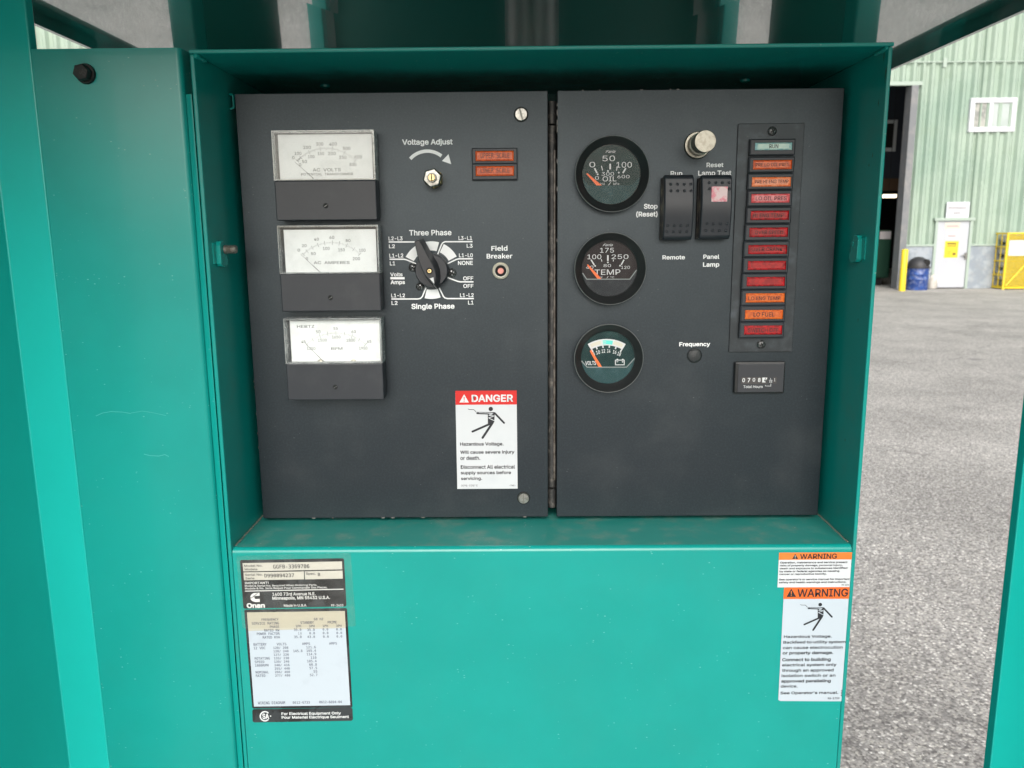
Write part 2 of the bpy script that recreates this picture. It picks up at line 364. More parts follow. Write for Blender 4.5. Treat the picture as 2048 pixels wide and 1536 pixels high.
# ------------------------------------------------------------------ warehouse
M_clad = mat('pale_green_cladding', (.33, .42, .345), .5, var=(.55, (.24, .34, .275), .42, .72), dust=(2.2, (.30, .38, .28), .4))
M_trimg = mat('green_grey_trim', (.36, .44, .38), .5); M_jamb = mat('pale_blue_grey_jamb_paint', (.17, .18, .19), .5, dust=(3, (.35, .33, .3), .5))
M_conc = mat('blue_grey_painted_block', (.25, .29, .33), .75, var=(2.4, (.36, .40, .44), .42, .62), dust=(6, (.33, .32, .28), .35), bump=(30, .2, .01))
M_doorw = mat('white_door_paint', (.47, .49, .53), .45, dust=(3, (.4, .4, .4), .3)); M_frame = mat('white_window_vinyl', (.60, .62, .65), .4)
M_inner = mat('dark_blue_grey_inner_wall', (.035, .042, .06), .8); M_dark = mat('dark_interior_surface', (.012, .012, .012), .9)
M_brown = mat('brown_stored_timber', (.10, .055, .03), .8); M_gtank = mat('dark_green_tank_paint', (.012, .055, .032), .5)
wh = empty('warehouse', (4, YB, 0))
tag(wh, 'large warehouse clad in pale green corrugated sheet with dark open bay, far across the yard', 'warehouse')
zc = U(1900, 490, YB).z            # underside of the cladding
jx = U(1817, 400, YB).x; bay_z = U(1800, 172, YB).z; bay_x0 = jx - 7.0
dxl, dzt = U(1874, 440, YB).x, U(1900, 440, YB).z; dxr = U(1931, 470, YB).x + .06
def sheet(x0, x1, z0, z1):
    mb = MB(); n = max(1, round((x1 - x0) / .305)); p = (x1 - x0) / n; pts = []
    for i in range(n):
        a = x0 + i * p
        pts += [(a, YB), (a + p * .22, YB), (a + p * .42, YB - .08), (a + p * .66, YB - .08), (a + p * .88, YB)]
    pts.append((x1, YB)); prof = pts + [(x1, YB + .02), (x0, YB + .02)]
    return mb.extz(prof, z0, z1)
WTOP = 9.2
x = -24.0; edges = []
while x < bay_x0 - .01: edges.append((x, min(x + .915, bay_x0), zc)); x += .915
x = bay_x0
while x < jx - .01: edges.append((x, min(x + .915, jx), bay_z)); x += .915
x = jx + .22; edges.append((jx, jx + .22, zc))
while x < 30:
    e_ = x + .915
    for cut in (dxl - .07, dxr + .07):
        if x + .02 < cut < e_ - .02: e_ = cut
    edges.append((x, e_, zc)); x = e_
for a, b_, z0 in edges:
    if b_ - a < .1: continue
    top0 = z0
    if b_ > dxl + .01 and a < dxr - .01: top0 = dzt + .06 if dzt > z0 else z0
    obj('cladding_sheet', sheet(a + .004, b_ - .004, top0, WTOP), M_clad, wh)
# block base wall and frames
def basewall(x0, x1):
    n = max(1, round((x1 - x0) / 1.6)); s_ = (x1 - x0) / n
    for i in range(n):
        mb = MB(); mb.box(x0 + i * s_ + .005, x0 + (i + 1) * s_ - .005, YB - .06, YB + .12, 0, zc - .03); obj('base_wall_panel', mb, M_conc, wh, bevel=.008)
basewall(-24, bay_x0 - .3); basewall(jx, dxl - .07); basewall(dxr + .07, 30)
mb = MB(); mb.box(-24, bay_x0 - .3, YB - .09, YB - .001, zc - .03, zc + .02); mb.box(jx, dxl - .07, YB - .09, YB - .001, zc - .03, zc + .02); mb.box(dxr + .07, 30, YB - .09, YB - .001, zc - .03, zc + .02)
obj('drip_flashing', mb, M_trimg, wh)
mb = MB(); mb.box(jx - .20, jx - .01, YB - .12, YB + .25, 0, bay_z); obj('bay_jamb', mb, M_jamb, wh, bevel=.01)
mb = MB(); mb.box(bay_x0 - .30, bay_x0, YB - .12, YB + .25, 0, bay_z); obj('bay_jamb', mb, M_jamb, wh, bevel=.01)
mb = MB(); mb.box(bay_x0 - .30, jx + .08, YB - .11, YB - .082, bay_z, bay_z + .10); obj('bay_lintel', mb, M_trimg, wh)
mb = MB(); mb.box(-24.2, 30.2, YB - .1, YB + 14, WTOP, WTOP + .12); obj('roof', mb, M_trimg, wh)
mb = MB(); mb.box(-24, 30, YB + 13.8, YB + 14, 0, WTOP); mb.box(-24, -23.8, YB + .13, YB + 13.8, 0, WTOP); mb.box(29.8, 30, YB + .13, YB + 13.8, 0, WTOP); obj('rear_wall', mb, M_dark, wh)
# inner partition with its small window, seen through the bay
yi = YB + 5.0
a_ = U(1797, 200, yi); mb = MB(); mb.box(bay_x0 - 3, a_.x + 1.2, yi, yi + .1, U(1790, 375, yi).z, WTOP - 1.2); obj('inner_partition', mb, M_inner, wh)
p0, p1 = U(1771, 240, yi), U(1790, 303, yi); fr = .09
mb = MB(); mb.box(p0.x - .6, p1.x, yi - .05, yi - .002, p1.z, p0.z); iw = obj('window', mb, M_frame, wh, bevel=.01)
mb = MB(); mb.box(p0.x - .5, p1.x - .12, yi - .06, yi - .051, p1.z + .12, p0.z - .12); obj('pane', mb, M_dark, iw)
mb = MB(); mb.box(bay_x0, a_.x + 1.2, yi - .3, yi - .05, U(1790, 382, yi).z, U(1790, 358, yi).z); obj('inner_beam', mb, M_brown, wh)
# front window
w0, w1 = U(1939, 197, YB), U(2025, 264, YB); yw_ = YB - .10
mb = MB(); fw = .13
mb.box(w0.x, w1.x, yw_, YB, w0.z - fw, w0.z); mb.box(w0.x, w1.x, yw_, YB, w1.z, w1.z + fw)
mb.box(w0.x, w0.x + fw, yw_, YB, w1.z + fw, w0.z - fw); mb.box(w1.x - fw, w1.x, yw_, YB, w1.z + fw, w0.z - fw)
xm = (w0.x + w1.x) / 2 - .06; mb.box(xm - .05, xm + .05, yw_, YB, w1.z + fw, w0.z - fw)
wf = obj('window', mb, M_frame, wh, bevel=.008); lab(wf, 'white sliding window high in the green cladding')
M_pane1 = mat('window_pane_with_curtain', (.20, .21, .20), .12, coat=1, coat_rough=.02, var=(3.2, (.42, .42, .38), .4, .6))
M_pane2 = mat('window_pane_painted_sky', (.36, .42, .40), .1, coat=1, coat_rough=.02, var=(1.5, (.42, .48, .46), .4, .6))  # pale tone paints the sky reflected in this pane
mb = MB(); mb.box(w0.x + fw, xm - .05, YB - .04, YB - .02 - .026 + .02, w1.z + fw, w0.z - fw); obj('pane', mb, M_pane1, wf)
mb = MB(); mb.box(xm + .05, w1.x - fw, YB - .06, YB - .048, w1.z + fw, w0.z - fw); obj('pane', mb, M_pane2, wf)
# door
dr = MB(); dr.box(dxl, dxr, YB - .05, YB, .03, dzt - .02); door = obj('door', dr, M_doorw, wh, bevel=.01); lab(door, 'white personnel door with faded notices')
mb = MB(); mb.box(dxl - .07, dxl, YB - .09, YB + .05, 0, dzt - .02); mb.box(dxr, dxr + .07, YB - .09, YB + .05, 0, dzt - .02); mb.box(dxl - .12, dxr + .12, YB - .12, YB + .05, dzt - .02, dzt + .06); obj('door_frame', mb, [M_trimg], wh)
q = U(1930, 511, YB); mb = MB(); mb.box(q.x - .05, q.x, YB - .11, YB - .05, q.z - .10, q.z + .08); mb.box(q.x - .16, q.x - .03, YB - .13, YB - .11, q.z - .01, q.z + .02); obj('door_handle', mb, M_zinc, door)
M_sgy = mat('yellow_notice', (.78, .60, .03), .5); M_sgr = mat('faded_pink_notice', (.68, .58, .58), .5); M_sgp = mat('faded_peach_notice', (.72, .62, .48), .5); M_ink2 = mat('blurred_grey_print', (.35, .33, .34), .6); M_ink3 = mat('dark_yellow_print', (.20, .15, .02), .6)
Zb = Zm(1740, 380, 5.909)
def notice(a, b, c, d, mtl, lines, ink):
    mb = MB(); p, q = U(*Zb(a, b), YB), U(*Zb(c, d), YB); mb.box(p.x, q.x, YB - .058, YB - .051, q.z, p.z)
    for l in lines:
        u0, u1 = U(*Zb(l[0], l[1]), YB), U(*Zb(l[2], l[3]), YB); mb.box(u0.x, u1.x, YB - .062, YB - .0585, u1.z, u0.z, 1)
    obj('notice', mb, [mtl, ink], door)
M_pinkink = mat('faded_red_print', (.62, .36, .36), .6)
notice(880, 390, 1050, 455, M_sgp, [(895, 415, 1035, 438)], M_pinkink); notice(890, 460, 1045, 520, M_sgr, [(900, 475, 1035, 485), (900, 497, 1035, 505)], M_sgp)
notice(888, 526, 1030, 592, M_sgr, [(910, 536, 1000, 552)], M_ink2); notice(878, 604, 1020, 798, M_sgy, [(898, 622, 1008, 640), (898, 650, 1008, 657), (898, 668, 1000, 674), (895, 720, 945, 726), (893, 742, 940, 748), (890, 765, 945, 770), (962, 738, 998, 772)], M_ink3)
# sign above the door
s0, s1 = U(*Zb(890, 143), YB), U(*Zb(1143, 340), YB); sg = MB(); sg.box(s0.x, s1.x, YB - .10, YB - .075, s1.z, s0.z)
M_signw = mat('white_sign_board', (.58, .61, .65), .45); sgo = obj('sign', sg, M_signw, bevel=.004)
tag(sgo, 'white sign board with blurred grey writing above the white door', 'sign')
r_ = random.Random(2)
for (xa, xb, zy, hh) in ((905, 1112, 212, 26), (968, 1048, 273, 28)):
    xx = xa; mb = MB()
    while xx < xb:
        wl = r_.uniform(8, 15); k = r_.uniform(.6, 1.)
        u0, u1 = U(*Zb(xx, zy - hh / 2 * k), YB), U(*Zb(min(xx + wl, xb), zy + hh / 2), YB); mb.box(u0.x, u1.x, YB - .104, YB - .1005, u1.z, u0.z); xx += wl + r_.uniform(5, 9)
    obj('lettering', mb, M_ink2, sgo)
# conduit
cz = U(1900, 125, YB).z; mb = MB(); mb.tube([(jx - 8, YB - .07, cz + .02), (jx + 2, YB - .07, cz), (22, YB - .07, cz - .04)], .022, 8); co = obj('conduit', mb, M_trimg)
tag(co, 'thin cable conduit running level across the upper green wall', 'conduit')
q = U(1886, 127, YB); mb = MB(); mb.box(q.x - .05, q.x + .05, YB - .12, YB - .046, q.z - .12, q.z + .12); obj('junction_box', mb, M_trimg, co)
# bay contents
p = U(1757, 560, YB + 1.6); q = U(1787, 460, YB + 1.6)
tk = empty('storage_tank', ((p.x + q.x) / 2 - .5, YB + 2.1, 0)); tag(tk, 'dark green steel tank with pale plate inside the open bay', 'tank')
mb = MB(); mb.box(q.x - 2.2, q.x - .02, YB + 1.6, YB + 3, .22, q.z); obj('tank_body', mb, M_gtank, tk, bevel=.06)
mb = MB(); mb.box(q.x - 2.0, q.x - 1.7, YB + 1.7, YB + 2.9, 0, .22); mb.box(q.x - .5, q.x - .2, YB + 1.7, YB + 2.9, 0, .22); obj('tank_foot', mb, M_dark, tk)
p, q2 = U(1760, 463, YB + 1.6), U(1781, 478, YB + 1.6); mb = MB(); mb.box(p.x, q2.x, YB + 1.585, YB + 1.598, q2.z, p.z); obj('name_plate', mb, mat('pale_plate', (.5, .47, .47), .5), tk)
M_lamp = bpy.data.materials.new('lit_tube'); M_lamp.use_nodes = True; bb = M_lamp.node_tree.nodes['Principled BSDF']; bb.inputs['Emission Color'].default_value = (1, .85, .6, 1); bb.inputs['Emission Strength'].default_value = 2.2
p = U(1785, 392, YB + 3); mb = MB(); mb.box(p.x - .17 - .1, p.x + .13, YB + 3, YB + 3.12, p.z - .05, p.z + .05); lm = obj('strip_light', mb, M_lamp); tag(lm, 'lit warm strip light hanging in the dark bay', 'light')
mb = MB(); mb.tube([(p.x - .1, YB + 3.06, p.z + .05), (p.x - .1, YB + 3.06, WTOP)], .008, 6); obj('hanger', mb, M_dark, lm)
# bollard
p = UZ(1805, 582, 0); zt = U(1808, 498, p.y).z; mb = MB(); mb.lathe((U(1807, 540, p.y).x, p.y, 0), [(.085, 0), (.085, zt - .03), (.07, zt - .008), (.0, zt)], 20, 'Z')
tag(obj('bollard', mb, mat('yellow_bollard_paint', (.80, .62, .02), .45, dust=(8, (.5, .42, .1), .4)), smooth=40), 'yellow steel bollard at the corner of the open bay', 'bollard')
# drum bin
p = UZ(1835, 579.5, 0); cx = U(1835, 550, p.y).x; rd = .285
dn = empty('drum_bin', (cx, p.y, 0)); tag(dn, 'blue drum bin with black domed lid beside the bollard', 'bin')
zb = U(1835, 534, p.y).z; zt = U(1835, 514, p.y).z
mb = MB(); mb.lathe((cx, p.y, 0), [(rd, 0), (rd, .28), (rd + .012, .30), (rd, .32), (rd, zb * .66), (rd + .012, zb * .66 + .02), (rd, zb * .66 + .04), (rd, zb), (rd - .02, zb)], 32, 'Z')
obj('drum', mb, mat('blue_drum_paint', (.015, .05, .22), .35, var=(7, (.03, .09, .32), .5, .62), dust=(12, (.4, .42, .5), .5)), dn, smooth=40)
mb = MB(); hd = zt - zb; mb.lathe((cx, p.y, zb), [(rd + .03, -.03), (rd + .03, .01)] + [(rd * math.cos(a), .01 + hd * math.sin(a)) for a in [i * math.pi / 2 / 8 for i in range(9)]], 32, 'Z')
lid = obj('domed_lid', mb, mat('black_bin_plastic', (.035, .036, .04), .5), dn, smooth=60)
mb = MB(); mb.lathe((cx + .12, p.y - rd * .72, zb + hd * .45), [(.0, -.06), (.085, -.055), (.10, -.02), (.10, .06)], 20, 'Y'); obj('flap', mb, M_dark, lid, smooth=40)
# bag
p = UZ(1865, 577.5, 0); cx = U(1865, 560, p.y).x; mb = MB(); mb.lathe((cx, p.y, 0), [(.10, 0), (.13, .03), (.13, .22), (.10, .33), (.05, .41), (.02, .44)], 12, 'Z')
bg_ = obj('bag', mb, mat('grey_white_sack', (.50, .47, .42), .7, var=(9, (.62, .6, .56), .4, .6), bump=(14, .6, .03)), smooth=60); tag(bg_, 'slumped grey white sack between blue bin and door', 'sack')
mb = MB(); mb.tube([(cx - .04, p.y, .42), (cx - .10, p.y - .02, .58), (cx - .13, p.y, .66)], .012, 6); obj('tie', mb, M_frame, bg_)
# cage
M_yel = mat('yellow_cage_paint', (.78, .58, .02), .45, dust=(5, (.5, .40, .1), .4)); M_yel2 = mat('yellow_expanded_mesh', (.60, .44, .02), .55, var=(40, (.42, .32, .03), .42, .6))
p = UZ(2005, 579, 0); ky = p.y; kx = p.x; kh = U(2010, 465, ky).z; kd = .72; kw = 1.3
cg = empty('cylinder_cage', (kx + kw / 2, ky + kd / 2, 0)); tag(cg, 'yellow steel gas cylinder cage standing against the wall right of the door', 'cage')
mb = MB()
for xx in (kx, kx + kw):
    for yy in (ky, ky + kd): mb.box(xx - .025, xx + .025, yy - .025, yy + .025, 0, kh)
for zz in (.05, kh - .025):
    for yy in (ky, ky + kd): mb.box(kx + .025, kx + kw - .025, yy - .024, yy + .024, zz - .024, zz + .024)
    for xx in (kx, kx + kw): mb.box(xx - .024, xx + .024, ky + .025, ky + kd - .025, zz - .024, zz + .024)
obj('frame', mb, M_yel, cg)
for t_ in (.33, .66):
    mb = MB(); mb.tube([(kx - .01, ky + kd * t_, .075), (kx - .01, ky + kd * t_, kh - .05)], .014, 6); obj('bar', mb, M_yel, cg)
for t_ in (.25, .5, .75):
    mb = MB(); mb.tube([(kx - .012, ky + .026, kh * t_), (kx - .012, ky + kd - .026, kh * t_)], .018, 6); obj('bar', mb, M_yel, cg)
mb = MB()
nn = 26
for i in range(1, nn): mb.box(kx + .026 + (kw - .052) * i / nn - .012, kx + .026 + (kw - .052) * i / nn + .012, ky - .004, ky + .004, .075, kh - .05)
for i in range(1, 34): mb.box(kx + .026, kx + kw - .026, ky - .007, ky - .0045, .075 + (kh - .125) * i / 34 - .012, .075 + (kh - .125) * i / 34 + .012)
obj('mesh_panel', mb, M_yel2, cg)
mb = MB(); a = Vector((kx + .05, ky - .03, .10)); b_ = Vector((kx + .95, ky - .03, kh * .75)); mb.tube([a, b_], .022, 6); obj('brace', mb, M_yel, cg)
mb = MB(); p, q = U(*Zb(1660, 595), ky - .05), U(*Zb(1900, 775), ky - .05); mb.box(p.x, q.x, ky - .012, ky - .009, q.z, p.z); obj('notice', mb, M_signw, cg)
M_cyl = mat('grey_gas_cylinder', (.42, .43, .43), .4, var=(6, (.55, .56, .55), .4, .6)); cyl0 = None
mb = MB(); rr = .145; hl_ = .30
mb.lathe((0, 0, 0), [(.02, -hl_), (.09, -hl_ + .02), (rr, -hl_ + .09), (rr, hl_ - .09), (.09, hl_ - .02), (.03, hl_), (.03, hl_ + .05)], 20, 'Y')
names = ['bottom', 'second', 'third', 'top']
for j in range(4):
    for i in range(4):
        if cyl0 is None: o = obj('gas_cylinder', mb, M_cyl, smooth=40); cyl0 = o
        else: o = cyl0.copy(); sc.collection.objects.link(o)
        o.location = (kx + .19 + i * .31, ky + kd / 2, .24 + j * (kh - .18) / 4)
        o['label'] = 'grey gas cylinder, %s tier of the yellow cage, %s from the left' % (names[j], ['first', 'second', 'third', 'fourth'][i]); o['category'] = 'gas cylinder'; o['group'] = 'gas cylinders in the yellow cage'
for j in range(4):
    mb = MB(); zz = .24 + j * (kh - .18) / 4 - rr - .006; mb.box(kx + .03, kx + kw - .03, ky + .03, ky + kd - .03, zz - .012, zz); obj('shelf', mb, M_yel, cg)

# ================================================================== GENERATOR
YF = -.0625
gen = empty('generator_set', (0, .5, 0))
tag(gen, 'teal painted generator set enclosure with open control compartment and raised glossy roof', 'generator')
xl0, xl1 = -.2421, -.2389; xr0, xr1 = .2748, .2779; zt1, zt0 = 1.7376, 1.7346
zf = U(1000, 1096, YF).z; print('floor z', zf, 'YB', YB)
def wavy(name, mb, m_=None, bevel=.0009): return obj(name, mb, m_ or M_teal, gen, bevel=bevel)
mb = MB(); mb.box(xl0, xl1, YF, .13, .35, zt0 - .0002); wavy('side_wall', mb, M_teal_worn)
mb = MB(); mb.box(xr0, xr1, YF, .13, .35, zt0 - .0002); wavy('side_wall', mb, M_teal_worn)
mb = MB(); mb.box(xl0 - .0003, xr1 + .0006, YF - .0006, .13, zt0, zt1); wavy('top_plate', mb)
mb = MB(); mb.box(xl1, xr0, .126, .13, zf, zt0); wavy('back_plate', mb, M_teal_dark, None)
# shelf and front panel with a rolled bend
rb = .0045; yp = YF + .0012
mb = MB(); mb.box(xl1 + .0002, xr0 - .0002, yp + rb, .126, zf - .0025, zf); obj('shelf', mb, M_teal_dust, gen)
prof = [(yp + rb - rb * math.sin(a), zf - rb + rb * math.cos(a)) for a in [i * math.pi / 2 / 8 for i in range(9)]] + [(yp, .35), (yp + .0025, .35)] + [(yp + rb - (rb - .0025) * math.sin(a), zf - rb + (rb - .0025) * math.cos(a)) for a in [math.pi / 2 - i * math.pi / 2 / 8 for i in range(9)]]
mb = MB(); mb.extx([(y_, z_) for y_, z_ in prof], xl1 + .0002, xr0 - .0002); obj('front_panel', mb, M_teal, gen, smooth=35)
# bead of old sealant along the shelf seams
M_seal = mat('dusty_seam_sealant', (.20, .22, .18), .8, dust=(200, (.32, .26, .2), .8))
for xs, sg_ in ((xl1, 1), (xr0, -1)):
    mb = MB(); pts = []
    for i in range(25): pts.append((xs + sg_ * (.0007 + .0004 * random.random()), yp + rb + .003 + i * .0035, zf + .0005 * random.random()))
    mb.tube(pts, .0007, 5); obj('sealant_bead', mb, M_seal, gen)
# weld beads in the upper corners and rust bloom on the right one
rw = random.Random(5)
for xs, sg_ in ((xl1, 1), (xr0, -1)):
    mb = MB()
    for i in range(9):
        c_ = Vector((xs + sg_ * (.0008 + .0006 * rw.random()), YF + .001 + i * .0022, zt0 - .0008 - .0006 * rw.random())); r_ = .0016 + .0007 * rw.random()
        mb.lathe(c_, [(r_ * math.cos(a), r_ * math.sin(a)) for a in [-math.pi / 2 + k * math.pi / 6 for k in range(7)]], 8, 'Y')
    obj('weld_bead', mb, M_teal_worn, gen, smooth=60)
M_rust = mat('brown_rust_stain', (.12, .07, .045), .8, var=(500, (.05, .14, .11), .4, .6))
for (px_, py_, w_, h_) in ((1768, 112, .0012, .009), (1771, 150, .0010, .012), (1757, 205, .0008, .006), (1745, 310, .0007, .004), (1738, 330, .0006, .003), (1722, 520, .0006, .004), (1716, 640, .0005, .003), (1690, 880, .0006, .003)):
    q = UX(px_, py_, xr0 - .0002); mb = MB(); n = 9
    pts = [(q.x, q.y + w_ * math.cos(2 * math.pi * k / n) * rw.uniform(.5, 1.3), q.z + h_ * .5 * math.sin(2 * math.pi * k / n) * rw.uniform(.5, 1.2)) for k in range(n)]
    mb.add(pts, [tuple(range(n))]); obj('rust_spot', mb, M_rust, gen)
# corner panel on the left, bend at its right edge, strip and slit beside it
zc_ = 1.7392; yc = YF + .001; rc = .004; xe = -.2490
prof = [(-.445, yc), (xe - rc, yc)] + [(xe - rc + rc * math.sin(a), yc + rc - rc * math.cos(a)) for a in [i * math.pi / 2 / 6 for i in range(1, 7)]] + [(xe, yc + .03), (xe - .002, yc + .03), (xe - .002, yc + .006), (-.445, yc + .006)]
mb = MB(); mb.extz(prof, .35, zc_); cp = obj('corner_panel', mb, M_teal, gen, smooth=35)
zn = U(372, 187, YF).z
mb = MB(); prof = [(xe + .0003, yc + .0032), (xe + .0035, yc + .0016), (xe + .0052, yc + .0016), (xe + .0052, yc + .02), (xe + .0003, yc + .02)]; mb.extz(prof, .35, zn); obj('seam_strip', mb, M_teal, gen, smooth=30)
# black hex bolt
q = U(172.5, 148, yc); s_ = pxs(172, 148, yc)
bo = empty('bolt', q); bo.parent = gen; bo.location = q - WORLD[gen.name]; WORLD[bo.name] = q
bo.name = 'corner_bolt'; WORLD['corner_bolt'] = q
mb = MB(); mb.lathe(q, [(20 * s_ / 1.02, 0), (20 * s_ / 1.02, -.0012), (18.5 * s_, -.0022), (10 * s_, -.0024)], 32); obj('washer', mb, M_bolt, bo, smooth=40)
mb = MB(); mb.lathe(q, [(16.5 * s_, -.002), (16.5 * s_, -.0078), (14.6 * s_, -.0088), (0, -.0089)], 6, a0=.2); obj('hex_head', mb, M_bolt, bo, bevel=.0003)
mb = MB(); text(mb, 'JS', (160, 137, 172, 150), None, q.y - .0091, bold=0, rot=-25); obj('head_mark', mb, mat('raised_bolt_mark', (.05, .045, .045), .5), bo)
# latch brackets with stud
def bracket(xw, sg_, px, pyt, pyb):
    a = UX(px, pyt, xw + sg_ * .002); b_ = UX(px, pyb, xw + sg_ * .002); yb_ = a.y
    zt_, zb_ = a.z, b_.z; d = .016
    pts = [(yb_, zb_ + .002), (yb_ + .002, zb_), (yb_ + d * .5, zb_ - .001)] + [(yb_ + d - .006 + .006 * math.cos(t), zb_ + .005 + .006 * math.sin(t)) for t in [-math.pi / 2 + i * math.pi / 2 / 5 for i in range(6)]] + [(yb_ + d * .8, (zt_ + zb_) / 2)] + [(yb_ + d - .005, zt_ - .002), (yb_ + d * .5, zt_ + .001), (yb_ + .002, zt_), (yb_, zt_ - .003)]
    mb = MB(); mb.extx(pts, min(xw, xw + sg_ * .0042), max(xw, xw + sg_ * .0042)); o = obj('latch_bracket', mb, M_teal, gen, bevel=.0005)
    mb = MB(); mb.box(xw, xw + sg_ * .0008, yb_ - .006, yb_, zb_ + .002, zt_ - .001); mb.lathe((xw + sg_ * .0042, yb_ + .0105, zt_ - .0065), [(.0024, 0), (.0024, sg_ * .0004)], 16, 'X'); obj('bracket_pad', mb, [M_teal], o)
    return yb_, zt_, zb_, o
yb_, zt_, zb_, o = bracket(xl1, 1, 434, 483, 533)
mb = MB(); n = 9; prf = [(.0001, .0045)]
for i in range(n): prf += [(.0034, .0046 + i * .00105), (.0028, .0046 + i * .00105 + .0005)]
prf += [(.003, .0046 + n * .00105), (0, .0046 + n * .00105)]
mb.lathe((xl1, yb_ + .0085, (U(450, 499, yb_ + .006)).z), prf, 20, 'X'); obj('threaded_stud', mb, M_stud, o, smooth=30)
yb_, zt_, zb_, o = bracket(xr0, -1, 1722, 471, 524)
# small slot clip at the upper left of the compartment, screws under the roof plate
q = UX(462, 203, xl1 + .002); mb = MB(); mb.tube([(xl1 + .001, q.y, q.z + .006), (xl1 + .004, q.y, q.z + .005), (xl1 + .004, q.y, q.z - .005), (xl1 + .001, q.y, q.z - .006)], .0009, 6); obj('wire_clip', mb, M_teal, gen)
for px_, py_ in ((650, 171), (1490, 160)):
    q = UZ(px_, py_, zt0); mb = MB(); mb.lathe(q, [(.0045, 0), (.0043, -.0015), (.002, -.0026), (0, -.0027)], 20, 'Z'); obj('roof_screw', mb, M_teal, gen, smooth=50)

# roof canopy: cross-broken glossy sheet with folded side flanges
CX0, CX1, CY0, CY1, CZ = -.471, .487, -.42, 1.55, 1.82
ctr = (.008, .582); cz_ = CZ + .011
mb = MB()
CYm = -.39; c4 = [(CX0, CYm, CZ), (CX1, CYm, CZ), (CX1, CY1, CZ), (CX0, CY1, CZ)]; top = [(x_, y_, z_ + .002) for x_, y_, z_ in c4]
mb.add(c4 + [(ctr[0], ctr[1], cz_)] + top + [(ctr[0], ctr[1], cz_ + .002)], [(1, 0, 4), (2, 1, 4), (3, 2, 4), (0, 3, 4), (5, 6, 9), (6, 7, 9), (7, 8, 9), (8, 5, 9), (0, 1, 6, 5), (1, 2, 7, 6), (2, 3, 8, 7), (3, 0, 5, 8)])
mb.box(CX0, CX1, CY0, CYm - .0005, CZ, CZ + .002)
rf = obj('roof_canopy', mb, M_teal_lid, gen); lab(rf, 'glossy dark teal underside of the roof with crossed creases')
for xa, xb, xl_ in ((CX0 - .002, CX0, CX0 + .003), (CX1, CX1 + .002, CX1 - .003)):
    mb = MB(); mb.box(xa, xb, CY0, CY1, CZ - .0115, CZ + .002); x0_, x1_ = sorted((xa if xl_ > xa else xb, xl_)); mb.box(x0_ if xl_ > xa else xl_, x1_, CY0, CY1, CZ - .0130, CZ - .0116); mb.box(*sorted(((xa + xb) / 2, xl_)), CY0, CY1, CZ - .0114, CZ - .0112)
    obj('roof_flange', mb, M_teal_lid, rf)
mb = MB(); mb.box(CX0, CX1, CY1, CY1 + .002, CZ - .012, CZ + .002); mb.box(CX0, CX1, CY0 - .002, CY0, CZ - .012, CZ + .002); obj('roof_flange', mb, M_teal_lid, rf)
# side frames under the roof and the engine behind the compartment
def sidewall(x_, ya, yb2, outer):
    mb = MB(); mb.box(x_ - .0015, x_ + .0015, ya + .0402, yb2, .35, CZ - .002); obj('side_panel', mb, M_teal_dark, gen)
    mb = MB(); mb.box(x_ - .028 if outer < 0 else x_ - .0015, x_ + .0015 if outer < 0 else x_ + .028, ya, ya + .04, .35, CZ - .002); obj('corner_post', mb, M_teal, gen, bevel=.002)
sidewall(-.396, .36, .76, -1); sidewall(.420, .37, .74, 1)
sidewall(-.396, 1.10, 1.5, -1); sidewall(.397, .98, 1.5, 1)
mb = MB(); mb.box(-.385, .385, 1.175, 1.185, .35, CZ - .004); obj('added_bulkhead', mb, M_teal_dark, gen)  # added plate, keeps pale ground out of the roof's reflection
mb = MB(); mb.box(-.34, .34, 1.30, 1.34, .35, CZ - .06); mb.box(-.30, .30, 1.24, 1.30, .6, 1.70, 1)
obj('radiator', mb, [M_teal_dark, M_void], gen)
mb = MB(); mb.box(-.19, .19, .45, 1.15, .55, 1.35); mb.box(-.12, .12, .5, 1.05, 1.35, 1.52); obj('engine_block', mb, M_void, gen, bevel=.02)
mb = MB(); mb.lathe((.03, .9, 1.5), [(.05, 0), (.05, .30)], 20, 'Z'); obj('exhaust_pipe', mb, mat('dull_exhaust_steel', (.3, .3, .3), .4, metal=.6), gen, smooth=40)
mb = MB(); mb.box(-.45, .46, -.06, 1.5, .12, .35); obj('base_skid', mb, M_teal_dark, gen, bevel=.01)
# side doors hinged beside the compartment: flange, then the skin running towards the viewer
xd = U(140, 1536, YF).x; xd1 = U(160, 1000, YF).x
M_refl = M_teal_door
mb = MB(); t_ = .0018
pts = [(xd1, YF + .010), (xd1, YF), (xd, YF), (xd - .048, -.45), (xd - .048 - t_, -.45), (xd - t_, YF + t_), (xd1 - t_, YF + t_), (xd1 - t_, YF + .010)]
mb.extz(pts, .36, 1.79); dl = obj('side_door', mb, M_teal_door, gen, bevel=.0012); lab(dl, 'left side door swung towards the viewer')
# door edge seam fold
xq = U(1980, 1536, YF).x
mb = MB(); pts = [(xq, YF + .010), (xq, YF), (xq + .035, YF), (xq + .050, -.45), (xq + .050 + t_, -.45), (xq + .035 + t_, YF + t_), (xq + t_, YF + t_), (xq + t_, YF + .010)]
mb.extz(pts, .36, 1.79); dl2 = obj('side_door', mb, M_teal_door, gen, bevel=.0012); lab(dl2, 'right side door swung towards the viewer')

M_scr = mat('pale_scratch', (.04, .35, .315), .5)
for pts_, wd_ in (([(192, 832), (205, 826), (222, 823), (245, 824), (262, 827)], .0005), ([(262, 826), (285, 822), (305, 825), (332, 831)], .0004), ([(288, 908), (300, 911), (318, 912)], .0006), ([(318, 912), (330, 909), (338, 913)], .0006)):
    mb = MB(); mb.stroke([(U(a, b, yc).x, U(a, b, yc).z) for a, b in pts_], wd_, yc - .0002); obj('scratch', mb, M_scr, cp)
